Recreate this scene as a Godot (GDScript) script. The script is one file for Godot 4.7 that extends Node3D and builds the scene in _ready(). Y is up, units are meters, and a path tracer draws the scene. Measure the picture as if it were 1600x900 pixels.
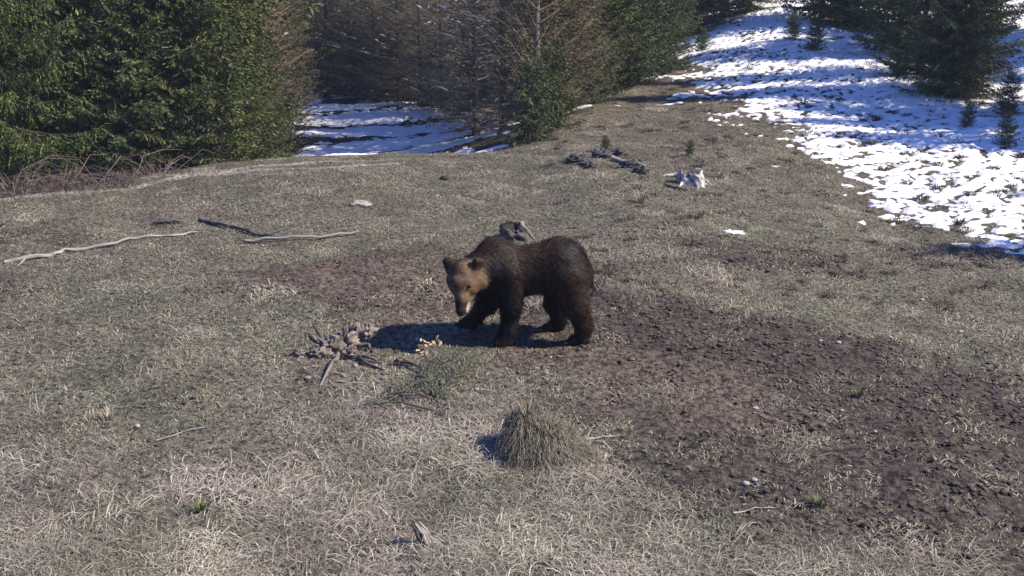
extends Node3D
# A brown bear on a grazed clearing in early spring: spruce edge behind, old snow on the right.

const CAM := Vector3(0, 3.4, 0)
const PITCH := -17.3
const FOCAL := 1716.0

var n_big := FastNoiseLite.new()
var n_mid := FastNoiseLite.new()
var n_fine := FastNoiseLite.new()
var n_pit := FastNoiseLite.new()
var n_patch := FastNoiseLite.new()
var n_edge := FastNoiseLite.new()
var rng := RandomNumberGenerator.new()
var crest := PackedVector2Array([Vector2(-40, 6.0), Vector2(-12, 13.2), Vector2(-7.45, 15.7), Vector2(-5.5, 17.0), Vector2(-2.2, 18.8), Vector2(0.3, 19.2), Vector2(1.1, 21.0), Vector2(1.9, 24.0), Vector2(3.1, 28.0), Vector2(4.6, 33.0), Vector2(7.0, 44.0), Vector2(12.0, 70.0)])
var snow_line := PackedVector2Array()
var road_poly := PackedVector2Array()
var track_line := PackedVector2Array()
var soils := []
var names := {}
var mats := {}

# ---------------------------------------------------------------- mesh builder
class MB:
	var v := PackedVector3Array()
	var n := PackedVector3Array()
	var c := PackedColorArray()
	var i := PackedInt32Array()
	func quad(a: Vector3, b: Vector3, d: Vector3, e: Vector3, nn: Vector3, c0: Color, c1: Color) -> void:
		var k := v.size()
		v.append(a); v.append(b); v.append(d); v.append(e)
		n.append(nn); n.append(nn); n.append(nn); n.append(nn)
		c.append(c0); c.append(c0); c.append(c1); c.append(c1)
		i.append(k); i.append(k + 1); i.append(k + 2); i.append(k); i.append(k + 2); i.append(k + 3)
	func tri(a: Vector3, b: Vector3, d: Vector3, nn: Vector3, c0: Color, c1: Color) -> void:
		var k := v.size()
		v.append(a); v.append(b); v.append(d)
		n.append(nn); n.append(nn); n.append(nn)
		c.append(c0); c.append(c0); c.append(c1)
		i.append(k); i.append(k + 1); i.append(k + 2)
	# a flat leaf-like lozenge from p along d, width w
	func leaf(p: Vector3, d: Vector3, w: float, side: Vector3, c0: Color, c1: Color) -> void:
		var nn := d.cross(side).normalized()
		var s := nn.cross(d).normalized() * (w * 0.5)
		var m := p + d * 0.45
		var k := v.size()
		v.append(p); v.append(m + s); v.append(p + d); v.append(m - s)
		n.append(nn); n.append(nn); n.append(nn); n.append(nn)
		c.append(c0); c.append(c0); c.append(c1); c.append(c1)
		i.append(k); i.append(k + 1); i.append(k + 2); i.append(k); i.append(k + 2); i.append(k + 3)
	# a bent blade of three points, tapering
	func blade(p: Vector3, q: Vector3, r: Vector3, w: float, c0: Color, c1: Color) -> void:
		var d := r - p
		var s := d.cross(Vector3(0.13, 1, 0.07))
		if s.length_squared() < 1e-9: s = Vector3(1, 0, 0)
		s = s.normalized() * (w * 0.5)
		var nn := s.cross(d).normalized()
		if nn.y < 0: nn = -nn
		quad(p - s, p + s, q + s * 0.8, q - s * 0.8, nn, c0, c1)
		tri(q - s * 0.8, q + s * 0.8, r, nn, c1, c1)
	func tube(pts: Array, radii: Array, sides: int, c0: Color, c1: Color, rough := 0.0, noise: FastNoiseLite = null) -> void:
		var up := Vector3(0.31, 0.9, 0.2)
		var k0 := v.size()
		var m := pts.size()
		for k in m:
			var d: Vector3 = (pts[mini(k + 1, m - 1)] - pts[maxi(k - 1, 0)]).normalized()
			var a := d.cross(up)
			if a.length_squared() < 0.01: a = d.cross(Vector3(1, 0, 0.2))
			a = a.normalized()
			var b := d.cross(a).normalized()
			var col := c0.lerp(c1, float(k) / maxf(1.0, m - 1))
			for s in sides:
				var t := TAU * s / sides
				var o := a * cos(t) + b * sin(t)
				var r: float = radii[k]
				var cc := col
				if noise:
					var e := noise.get_noise_3d((pts[k].x + o.x * r) * 30.0, (pts[k].y + o.y * r) * 30.0, (pts[k].z + o.z * r) * 30.0)
					r *= 1.0 + rough * e
					cc = col * clampf(1.0 + 1.3 * e, 0.25, 1.8); cc.a = 1.0
				v.append(pts[k] + o * r); n.append(o); c.append(cc)
		for k in m - 1:
			for s in sides:
				var e0 := k0 + k * sides + s
				var e1 := k0 + k * sides + (s + 1) % sides
				i.append(e0); i.append(e1); i.append(e1 + sides)
				i.append(e0); i.append(e1 + sides); i.append(e0 + sides)
		for end in 2:
			var base := k0 if end == 0 else k0 + (m - 1) * sides
			var cen := v.size()
			var pe: Vector3 = pts[0] if end == 0 else pts[m - 1]
			v.append(pe); c.append(c0 if end == 0 else c1)
			n.append((pts[0] - pts[1]).normalized() if end == 0 else (pts[m - 1] - pts[m - 2]).normalized())
			for s in sides:
				i.append(cen); i.append(base + s); i.append(base + (s + 1) % sides)
	# an uneven lump: a subdivided octahedron pushed by noise
	func lump(at: Vector3, size: Vector3, sub: int, amp: float, freq: float, noise: FastNoiseLite, off: float, c0: Color, cv: float) -> void:
		var k0 := v.size()
		var rows := sub * 2
		var cols := sub * 3
		for a in rows + 1:
			var th := PI * a / rows
			for b in cols:
				var ph := TAU * b / cols
				var d := Vector3(sin(th) * cos(ph), cos(th), sin(th) * sin(ph))
				var e := noise.get_noise_3d(d.x * freq + off, d.y * freq, d.z * freq - off)
				var e2 := noise.get_noise_3d(d.x * freq * 3.0 - off, d.y * freq * 3.0, d.z * freq * 3.0)
				v.append(at + d * size * (1.0 + amp * e + amp * 0.4 * e2))
				n.append((d / size).normalized())
				var col := c0 * (1.0 + cv * e2 * 1.6); col.a = 1.0
				c.append(col)
		for a in rows:
			for b in cols:
				var e0 := k0 + a * cols + b
				var e1 := k0 + a * cols + (b + 1) % cols
				i.append(e0); i.append(e1); i.append(e1 + cols)
				i.append(e0); i.append(e1 + cols); i.append(e0 + cols)
	func smooth() -> void:
		var acc := PackedVector3Array(); acc.resize(v.size())
		for t in range(0, i.size(), 3):
			var f := (v[i[t + 2]] - v[i[t]]).cross(v[i[t + 1]] - v[i[t]])
			for e in 3: acc[i[t + e]] += f
		for k in v.size():
			var nn := acc[k].normalized()
			if nn.dot(n[k]) < 0: nn = -nn
			if nn.length_squared() > 0.5: n[k] = nn
	func mesh() -> ArrayMesh:
		for t in range(0, i.size(), 3):
			var g := (v[i[t + 2]] - v[i[t]]).cross(v[i[t + 1]] - v[i[t]])
			if g.dot(n[i[t]] + n[i[t + 1]] + n[i[t + 2]]) < 0.0:
				var sw := i[t + 1]
				i[t + 1] = i[t + 2]; i[t + 2] = sw
		var a := []
		a.resize(Mesh.ARRAY_MAX)
		a[Mesh.ARRAY_VERTEX] = v; a[Mesh.ARRAY_NORMAL] = n; a[Mesh.ARRAY_COLOR] = c; a[Mesh.ARRAY_INDEX] = i
		var m := ArrayMesh.new()
		m.add_surface_from_arrays(Mesh.PRIMITIVE_TRIANGLES, a)
		return m

# ---------------------------------------------------------------- scene helpers
func numbered(called: String) -> String:
	var k: int = names.get(called, 0)
	names[called] = k + 1
	return called if k == 0 else "%s_%03d" % [called, k]
func tag(o: Node3D, label: String, category := "", group := "", kind := "") -> Node3D:
	if label: o.set_meta("label", label)
	if category: o.set_meta("category", category)
	if group: o.set_meta("group", group)
	if kind: o.set_meta("kind", kind)
	return o
func base(called: String, at: Vector3, turn := 0.0) -> Node3D:
	var o := Node3D.new()
	o.name = numbered(called)
	add_child(o)
	o.position = at; o.rotation.y = turn
	return o
func part(called: String, m: Mesh, mat: Material, parent: Node3D) -> MeshInstance3D:
	var o := MeshInstance3D.new()
	o.mesh = m; o.material_override = mat
	if parent == self:
		o.name = numbered(called); add_child(o)
	else:
		o.name = called; parent.add_child(o, true)
	return o
func vmat(rough: float, tint := Color.WHITE, back := 0.0) -> StandardMaterial3D:
	var m := StandardMaterial3D.new()
	m.vertex_color_use_as_albedo = true
	m.albedo_color = tint
	m.roughness = rough
	m.metallic_specular = 0.25
	m.cull_mode = BaseMaterial3D.CULL_DISABLED
	if back > 0.0:
		m.backlight_enabled = true
		m.backlight = Color(back, back, back)
	return m
func grain(seed_: int, freq: float, lo: float, hi: float, size := 512) -> ImageTexture:
	var f := FastNoiseLite.new()
	f.seed = seed_; f.frequency = freq; f.fractal_octaves = 5; f.fractal_gain = 0.62
	var im := f.get_seamless_image(size, size)
	im.convert(Image.FORMAT_RGB8)
	var d := im.get_data()
	for k in d.size():
		d[k] = int(255.0 * clampf(lerpf(lo, hi, d[k] / 255.0), 0, 1))
	return ImageTexture.create_from_image(Image.create_from_data(size, size, false, Image.FORMAT_RGB8, d))
func bump(seed_: int, freq: float, size := 512) -> ImageTexture:
	var f := FastNoiseLite.new()
	f.seed = seed_; f.frequency = freq; f.fractal_octaves = 5; f.fractal_gain = 0.6
	var im := f.get_seamless_image(size, size)
	im.convert(Image.FORMAT_RGBA8)
	im.bump_map_to_normal_map(9.0)
	return ImageTexture.create_from_image(im)
func rf(a: float, b: float) -> float:
	return rng.randf_range(a, b)
func rv() -> Vector3:
	return Vector3(rf(-1, 1), rf(-1, 1), rf(-1, 1))

# ---------------------------------------------------------------- terrain
func ray(px: float, py: float) -> Vector3:
	var a := deg_to_rad(PITCH)
	var dx := (px - 800.0) / FOCAL
	var dy := (450.0 - py) / FOCAL
	return Vector3(dx, dy * cos(a) + sin(a), dy * sin(a) - cos(a))
func at_depth(px: float, py: float, fwd: float) -> Vector3:
	var r := ray(px, py)
	return CAM + r * (fwd / -r.z)
func hit(px: float, py: float) -> Vector3:
	var r := ray(px, py)
	var t := 3.0
	var last := t
	while t < 170.0:
		var p := CAM + r * t
		if p.y < height(p.x, p.z): break
		last = t
		t += 0.02 + t * 0.004
	for k in 14:
		var mid := (last + t) * 0.5
		var p := CAM + r * mid
		if p.y < height(p.x, p.z): t = mid
		else: last = mid
	var q := CAM + r * t
	q.y = height(q.x, q.z)
	return q
func crest_at(x: float) -> float:
	for k in crest.size() - 1:
		if x <= crest[k + 1].x:
			return lerpf(crest[k].y, crest[k + 1].y, clampf((x - crest[k].x) / (crest[k + 1].x - crest[k].x), 0, 1))
	return crest[crest.size() - 1].y
func line_dist(p: Vector2, l: PackedVector2Array) -> float:
	var b := 1e9
	for k in l.size() - 1:
		var a := l[k]
		var d := l[k + 1] - a
		var t := clampf((p - a).dot(d) / d.length_squared(), 0, 1)
		b = minf(b, p.distance_squared_to(a + d * t))
	return sqrt(b)
func beyond_crest(x: float, f: float) -> float:
	if f < 5.0: return -9.0
	var d := line_dist(Vector2(x, f), crest)
	return d if f > crest_at(x) else -d
func height(x: float, z: float) -> float:
	var f := -z
	var h := n_big.get_noise_2d(x, z) * 0.14 * smoothstep(1.0, 4.0, Vector2(x, f - 9.3).length())
	h += n_mid.get_noise_2d(x, z) * 0.035
	h += 0.3 * smoothstep(7.0, 0.0, f)
	h -= 0.055 * maxf(0.0, x - 1.2) * (1.0 - smoothstep(11.0, 20.0, f))
	var d := beyond_crest(x, f)
	if d > 0.0:
		h -= 1.75 * (1.0 - exp(-pow(d / 4.0, 1.6)))
		h += 0.2 * maxf(0.0, d - 17.0)
	var right := smoothstep(1.0, 8.0, x - (f - 24.0) * 0.1)
	h += right * 0.085 * maxf(0.0, f - 22.0)
	h += right * 0.12 * maxf(0.0, f - 55.0)
	h += 0.25 * maxf(0.0, f - 85.0)
	return h
func soil_at(x: float, z: float) -> Vector2:
	# x: bare dark soil, y: how red-brown it is
	var s := 0.0
	var r := 0.0
	for b in soils:
		var d := Vector2(x, z) - Vector2(b.p.x, b.p.z)
		d = d.rotated(-b.turn)
		var q: float = sqrt(d.x * d.x / (b.rx * b.rx) + d.y * d.y / (b.rz * b.rz))
		var w: float = 1.0 - smoothstep(0.55, 1.25, q)
		if b.red: r = maxf(r, w)
		s = maxf(s, w * b.amount)
	var k := n_patch.get_noise_2d(x * 2.0, z * 2.0) * 0.5 + n_edge.get_noise_2d(x * 1.4, z * 1.4) * 0.35
	return Vector2(clampf(s + (k * 0.75 if s > 0.02 else k * 0.35 - 0.12), 0, 1), clampf(r + k * 0.3 - 0.1, 0, 1))
func micro(x: float, z: float, soil: float) -> float:
	# clods, hoof prints and tufts
	var f := -z
	var m := n_fine.get_noise_2d(x, z) * lerpf(0.010, 0.026, soil)
	var pit := n_pit.get_noise_2d(x, z * 0.75)
	var amount := lerpf(0.018, 0.04, soil) * (1.0 + 2.2 * smoothstep(12.0, 17.0, f) * smoothstep(0.0, 2.0, x))
	m -= amount * smoothstep(-0.62, -0.95, pit)
	return m
func snow_depth(x: float, z: float) -> float:
	var f := -z
	var best := -1.0
	var e := n_edge.get_noise_2d(x * 0.9, z * 0.9)
	var e2 := n_edge.get_noise_2d(x * 4.0 + 31.0, z * 4.0)
	var e3 := n_edge.get_noise_2d(x * 8.0 - 7.0, z * 6.5)
	if f > 9.0 and x > 2.0:
		var p := Vector2(x, f)
		var d := line_dist(p, snow_line)
		if not right_of(p): d = -d
		var far := smoothstep(0.5, 5.5, d)
		var s := d * 0.6 + e * 0.8 + e2 * 0.7 + e3 * 0.55
		s = minf(s, lerpf(0.10, 0.44, far) + e2 * lerpf(0.65, 0.45, far) + e3 * 1.05 + e * 0.3)
		best = maxf(best, s)
	if x < 6.0 and f > 17.5:
		var p2 := Vector2(x, f)
		var inside := Geometry2D.is_point_in_polygon(p2, road_poly)
		var d2 := line_dist(p2, road_poly) * (1.0 if inside else -1.0)
		var across := Vector2(x + 3.0, (f - 19.0) * 0.8).length() * 1.35 + e * 0.6
		var s2 := minf(d2 * 0.6, 0.45) + 0.62 * sin(across * 2.0) + 0.3 * sin(across * 5.1 + e * 3.0) + e2 * 0.5 + e3 * 0.4 - 0.2 - 0.55 * smoothstep(-2.4, 0.4, x)
		s2 -= 2.0 * (1.0 - smoothstep(0.3, 1.5, beyond_crest(x, f))) + 1.5 * smoothstep(-4.2, -5.4, x) * (1.0 - smoothstep(22.0, 26.0, f))
		best = maxf(best, s2)
		# thin old snow under the trees
		best = maxf(best, e * 1.6 + e2 * 0.4 - 0.75 if f > 24.0 else -1.0)
	if f > 30.0: best = maxf(best, e * 1.2 + e2 * 0.5 - 0.2)
	return clampf(best, -0.5, 1.0) * 0.075
func right_of(p: Vector2) -> bool:
	# snow lies to the right of and behind its lower edge
	for k in snow_line.size() - 1:
		var a := snow_line[k]
		var b := snow_line[k + 1]
		if (p.y <= a.y and p.y > b.y) or (k == 0 and p.y > a.y):
			return p.x > lerpf(a.x, b.x, clampf((a.y - p.y) / (a.y - b.y), 0, 1))
	return p.x > snow_line[snow_line.size() - 1].x
func steps(spans: Array) -> PackedFloat32Array:
	# spans: [from, to, step at from, step at to] laid end to end
	var o := PackedFloat32Array()
	for s in spans:
		var p: float = s[0]
		while p < s[1] - 1e-4:
			o.append(p)
			p += lerpf(s[2], s[3], (p - s[0]) / (s[1] - s[0]))
	o.append(spans[spans.size() - 1][1])
	return o
func build_ground() -> void:
	var xr := steps([[0.0, 5.5, 0.045, 0.05], [5.5, 15.0, 0.07, 0.13], [15.0, 110.0, 0.3, 6.0]])
	var xs := PackedFloat32Array()
	for k in range(xr.size() - 1, 0, -1): xs.append(-xr[k])
	xs.append_array(xr)
	var zs := steps([[-25.0, 4.0, 2.5, 0.3], [4.0, 12.0, 0.04, 0.05], [12.0, 22.0, 0.055, 0.09], [22.0, 45.0, 0.12, 0.35], [45.0, 190.0, 0.6, 7.0]])
	var nx := xs.size()
	var nz := zs.size()
	var v := PackedVector3Array(); v.resize(nx * nz)
	var c := PackedColorArray(); c.resize(nx * nz)
	var grass := Color(0.172, 0.152, 0.116)
	var green := Color(0.125, 0.128, 0.088)
	var rust := Color(0.155, 0.115, 0.094)
	var soil := Color(0.096, 0.076, 0.064)
	var red := Color(0.155, 0.118, 0.094)
	var track := Color(0.40, 0.36, 0.30)
	for b in nz:
		var z := -zs[b]
		for a in nx:
			var x := xs[a]
			var s := soil_at(x, z)
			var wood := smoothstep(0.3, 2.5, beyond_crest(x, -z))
			v[b * nx + a] = Vector3(x, height(x, z) + (micro(x, z, s.x) if absf(x) < 20.0 else 0.0), z)
			var p1 := n_patch.get_noise_2d(x, z)
			var p2 := n_patch.get_noise_2d(x * 5.0 + 50.0, z * 5.0)
			var p3 := n_fine.get_noise_2d(x * 2.0, z * 2.0)
			var col := grass.lerp(green, clampf(p1 * 1.3 + p2 * 0.6, 0, 0.75))
			col = col.lerp(rust, clampf(-p1 * 0.9 + p2 * 0.9 - 0.1, 0, 0.6))
			if x > 1.0: col = col.lerp(rust, 0.5 * smoothstep(13.0, 19.0, -z) * smoothstep(0.5, 3.0, x))
			var dc := absf(-z - crest_at(x) + 0.35 + 0.1 * n_patch.get_noise_2d(x, 3.0))
			if x < -1.0: col = col.lerp(track, 0.9 * (1.0 - smoothstep(0.06, 0.16, dc)) * smoothstep(-1.0, -3.0, x))
			var dt := line_dist(Vector2(x, -z), track_line) if x < 0.5 and -z > 12.0 and -z < 20.0 else 9.0
			col = col.lerp(track, 0.9 * (1.0 - smoothstep(0.04, 0.13, dt + 0.05 * p2)))
			col = col.lerp(red.lerp(soil, 1.0 - s.y), smoothstep(0.15, 0.75, s.x))
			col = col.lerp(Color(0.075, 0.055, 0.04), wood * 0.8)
			col = col * (1.0 + 0.35 * p2 + 0.4 * p3)
			col.a = 1.0
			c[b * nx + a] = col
	var n := PackedVector3Array(); n.resize(nx * nz)
	var idx := PackedInt32Array(); idx.resize((nx - 1) * (nz - 1) * 6)
	var w := 0
	for b in nz:
		for a in nx:
			var l := v[b * nx + maxi(a - 1, 0)]
			var r := v[b * nx + mini(a + 1, nx - 1)]
			var u := v[maxi(b - 1, 0) * nx + a]
			var d := v[mini(b + 1, nz - 1) * nx + a]
			n[b * nx + a] = (r - l).cross(d - u).normalized()
			if b < nz - 1 and a < nx - 1:
				var k := b * nx + a
				idx[w] = k; idx[w + 1] = k + nx; idx[w + 2] = k + nx + 1
				idx[w + 3] = k; idx[w + 4] = k + nx + 1; idx[w + 5] = k + 1
				w += 6
	for k in n.size():
		if n[k].y < 0: n[k] = -n[k]
	var arr := []
	arr.resize(Mesh.ARRAY_MAX)
	arr[Mesh.ARRAY_VERTEX] = v; arr[Mesh.ARRAY_NORMAL] = n; arr[Mesh.ARRAY_COLOR] = c; arr[Mesh.ARRAY_INDEX] = idx
	var m := ArrayMesh.new()
	m.add_surface_from_arrays(Mesh.PRIMITIVE_TRIANGLES, arr)
	var mat := vmat(0.95)
	mat.albedo_texture = grain(11, 0.02, 0.25, 1.45)
	mat.normal_enabled = true
	mat.normal_texture = bump(12, 0.03)
	mat.normal_scale = 1.2
	mat.uv1_triplanar = true; mat.uv1_world_triplanar = true
	mat.uv1_scale = Vector3(1.1, 1.1, 1.1)
	tag(part("ground", m, mat, self), "grazed clearing of matted dry grass and bare dark soil", "ground", "", "structure")
func build_snow() -> void:
	var m := vmat(0.6)
	m.subsurf_scatter_enabled = false
	m.normal_enabled = true
	m.normal_texture = bump(21, 0.012)
	m.normal_scale = 0.35
	m.uv1_triplanar = true; m.uv1_world_triplanar = true
	m.uv1_scale = Vector3(0.8, 0.8, 0.8)
	var areas := [["snow", "old patchy snow with dark tufts on the slope beside spruces", 2.5, 27.0, 10.0, 48.0, 0.07, 0.07], ["snow", "rutted snow on the shaded forest track below the clearing", -9.0, 3.0, 17.5, 44.0, 0.06, 0.06]]
	for ar in areas:
		var nx := int((ar[3] - ar[2]) / ar[6])
		var nz := int((ar[5] - ar[4]) / ar[7])
		var ids := PackedInt32Array(); ids.resize(nx * nz); ids.fill(-1)
		var dep := PackedFloat32Array(); dep.resize(nx * nz)
		for b in nz:
			for a in nx:
				var x: float = ar[2] + a * ar[6]
				var z: float = -(ar[4] + b * ar[7])
				if absf(x) / -z > 0.56 + 2.0 / -z:
					dep[b * nx + a] = -1.0
				else:
					dep[b * nx + a] = snow_depth(x, z)
		var mb := MB.new()
		for b in range(1, nz - 1):
			for a in range(1, nx - 1):
				var k := b * nx + a
				if dep[k] <= -0.9: continue
				var near := false
				for q in [k, k - 1, k + 1, k - nx, k + nx, k + nx + 1, k - nx - 1, k + nx - 1, k - nx + 1]:
					if dep[q] > 0.0: near = true
				if not near: continue
				var x: float = ar[2] + a * ar[6]
				var z: float = -(ar[4] + b * ar[7])
				var t := clampf(dep[k] * 1.4, -0.06, 0.035)
				ids[k] = mb.v.size()
				mb.v.append(Vector3(x, height(x, z) + t + 0.012 * n_fine.get_noise_2d(x * 0.5, z * 0.5), z))
				mb.n.append(Vector3.UP)
				var g := 0.86 + 0.05 * n_patch.get_noise_2d(x * 3.0, z * 3.0)
				mb.c.append(Color(g, g, g * 1.01))
		for b in nz - 1:
			for a in nx - 1:
				var k := b * nx + a
				if ids[k] >= 0 and ids[k + 1] >= 0 and ids[k + nx] >= 0 and ids[k + nx + 1] >= 0:
					mb.i.append(ids[k]); mb.i.append(ids[k + nx]); mb.i.append(ids[k + nx + 1])
					mb.i.append(ids[k]); mb.i.append(ids[k + nx + 1]); mb.i.append(ids[k + 1])
		mb.smooth()
		tag(part(ar[0], mb.mesh(), m, self), ar[1], "snow", "", "structure")

# ---------------------------------------------------------------- grass and clods
func grass_patch(count: int, size: float, len0: float, len1: float, lie: float, width: float, palette: Array) -> ArrayMesh:
	var mb := MB.new()
	for k in count:
		var p := Vector3(rf(-size, size), -0.008, rf(-size, size))
		var a := rf(0, TAU)
		var l := rf(len0, len1)
		var up := rf(0.15, 1.0) * (1.0 - lie) + 0.10
		var d := Vector3(cos(a), up, sin(a)).normalized() * l
		var col: Color = palette[rng.randi() % palette.size()] * rf(0.7, 1.25)
		col.a = 1.0
		var q := p + d * 0.55 + Vector3(0, l * 0.12, 0)
		var e := p + Vector3(d.x, d.y * rf(0.2, 0.8), d.z)
		e.y = maxf(e.y, 0.002)
		mb.blade(p, q, e, width * rf(0.5, 1.7), col, col)
	return mb.mesh()
func scatter(called: String, label: String, category: String, m: Mesh, mat: Material, spots: Array) -> void:
	var mm := MultiMesh.new()
	mm.transform_format = MultiMesh.TRANSFORM_3D
	mm.use_colors = true
	mm.mesh = m
	mm.instance_count = spots.size()
	for k in spots.size():
		mm.set_instance_transform(k, spots[k][0])
		mm.set_instance_color(k, spots[k][1])
	var o := MultiMeshInstance3D.new()
	o.multimesh = mm
	o.material_override = mat
	o.name = numbered(called)
	add_child(o)
	tag(o, label, category, "", "stuff")
func laid(x: float, z: float, scale: float, lift := 0.0) -> Transform3D:
	var e := 0.12
	var nn := Vector3(height(x - e, z) - height(x + e, z), 2 * e, height(x, z - e) - height(x, z + e)).normalized()
	var t := Basis(Vector3.UP, rf(0, TAU))
	var ax := Vector3.UP.cross(nn)
	if ax.length() > 1e-4: t = Basis(ax.normalized(), Vector3.UP.angle_to(nn)) * t
	return Transform3D(t.scaled(Vector3.ONE * scale), Vector3(x, height(x, z) + lift, z))
func build_cover() -> void:
	var straw := [Color(0.44, 0.395, 0.31), Color(0.355, 0.315, 0.245), Color(0.52, 0.475, 0.385), Color(0.22, 0.178, 0.138), Color(0.235, 0.22, 0.155), Color(0.34, 0.28, 0.225), Color(0.12, 0.097, 0.078), Color(0.49, 0.44, 0.35)]
	var turf := [Color(0.27, 0.255, 0.175), Color(0.215, 0.21, 0.135), Color(0.32, 0.29, 0.21), Color(0.42, 0.38, 0.29), Color(0.185, 0.15, 0.112), Color(0.10, 0.085, 0.07)]
	var long_m := []
	var short_m := []
	for k in 4: long_m.append(grass_patch(170, 0.21, 0.04, 0.2, 0.78, 0.0036, straw))
	for k in 4: short_m.append(grass_patch(115, 0.16, 0.018, 0.07, 0.55, 0.0048, turf))
	var long_s := [[], [], [], []]
	var short_s := [[], [], [], []]
	var clod_s := [[], [], []]
	var heath_s := [[], [], []]
	var cell := 0.17
	var f := 4.3
	while f < 34.0:
		var half := f * 0.5 + 1.3
		var x := -half
		while x < half:
			var px := x + rf(-0.5, 0.5) * cell
			var pf := f + rf(-0.5, 0.5) * cell
			x += cell
			if pf > crest_at(px) + 0.6: continue
			var deep := snow_depth(px, -pf)
			if px > 0.6 and pf > 10.5 and rng.randf() < (0.10 if deep <= 0.0 else 0.13 * (1.0 - smoothstep(0.0, 0.05, deep)) + 0.04):
				var tn := rf(0.6, 1.5)
				heath_s[rng.randi() % 3].append([laid(px, -pf, rf(0.35, 1.15) * (1.0 if deep <= 0.0 else 1.25)), Color(tn, tn, tn)])
			if deep > 0.0 and rng.randf() > 0.03: continue
			var s := soil_at(px, -pf)
			var g := n_patch.get_noise_2d(px * 0.7 + 9.0, -pf * 0.7)
			var g2 := n_patch.get_noise_2d(px * 2.6 - 40.0, -pf * 2.6)
			var g3 := n_patch.get_noise_2d(px * 0.8 + 90.0, -pf * 0.8 + 20.0)
			var tone := clampf(rf(0.72, 1.22) + g2 * 0.75, 0.4, 1.5)
			var col := Color(tone * (1.0 - 0.06 * g3), tone * (0.985 + 0.03 * g3), tone * (0.98 - 0.07 * g3))
			var on_track: bool = (line_dist(Vector2(px, pf), track_line) < 0.17 or absf(pf - crest_at(px) + 0.35) < 0.17) and px < 0.0 and pf > 11.0
			if on_track: continue
			var strawy := clampf(1.1 - (pf - 5.3) * 0.48 - maxf(0.0, px - 0.3) * 0.22 - maxf(0.0, px + 1.0) * 0.06 + g * 0.9, 0.03, 1.0)
			if rng.randf() < strawy * (1.0 - s.x * 0.93):
				long_s[rng.randi() % 4].append([laid(px, -pf, rf(0.75, 1.2)), col])
			if rng.randf() < (1.0 - s.x * 0.82) * (0.92 + 0.5 * minf(0.0, g2)):
				short_s[rng.randi() % 4].append([laid(px, -pf, rf(0.8, 1.35)), col])
			if rng.randf() < s.x * (0.42 - 0.25 * s.y) * (1.0 + 1.2 * g2) + 0.03:
				var ck := Color(1, 1, 1).lerp(Color(1.6, 1.3, 1.15), s.y) * rf(0.8, 1.25)
				clod_s[rng.randi() % 3].append([laid(px, -pf, rf(0.7, 1.3)), ck])
		f += cell * (1.0 if f < 14.0 else 1.35)
	var gm := vmat(0.85, Color.WHITE, 0.12)
	for k in 4: scatter("dry_straw", "long pale dead grass lying matted on the clearing", "grass", long_m[k], gm, long_s[k])
	for k in 4: scatter("short_grass", "short grey green grazed turf on the clearing", "grass", short_m[k], gm, short_s[k])
	for k in 3:
		var hb := MB.new()
		for j in 46:
			var a := rf(0, TAU)
			var d := Vector3(cos(a), 0, sin(a))
			var st := d * 0.09 * sqrt(rng.randf())
			var l := rf(0.03, 0.085)
			var hc := Color(0.085, 0.065, 0.05) * rf(0.6, 1.6)
			hc.a = 1.0
			hb.blade(st, st + d * l * 0.3 + Vector3(0, l * 0.5, 0), st + d * l * rf(0.5, 1.0) + Vector3(0, l * rf(0.2, 0.8), 0), 0.011, hc, hc)
		scatter("low_heath", "low dark brown heath tufts dotted over slope and snow edge", "heath", hb.mesh(), gm, heath_s[k])
	for k in 3:
		var mb := MB.new()
		for j in 34:
			var r := 0.004 + 0.017 * pow(rng.randf(), 3.0)
			var t := rf(0.8, 1.3)
			mb.lump(Vector3(rf(-0.17, 0.17), r * 0.25, rf(-0.17, 0.17)), Vector3(r * rf(0.8, 1.5), r * rf(0.35, 0.7), r * rf(0.7, 1.2)), 2, 0.9, 2.5, n_big, rf(0, 90), Color(0.097 * t, 0.077 * t, 0.065 * t), 0.3)
		scatter("soil_clod", "loose dark clods strewn over the trampled bare soil", "soil", mb.mesh(), vmat(0.95), clod_s[k])

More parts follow.
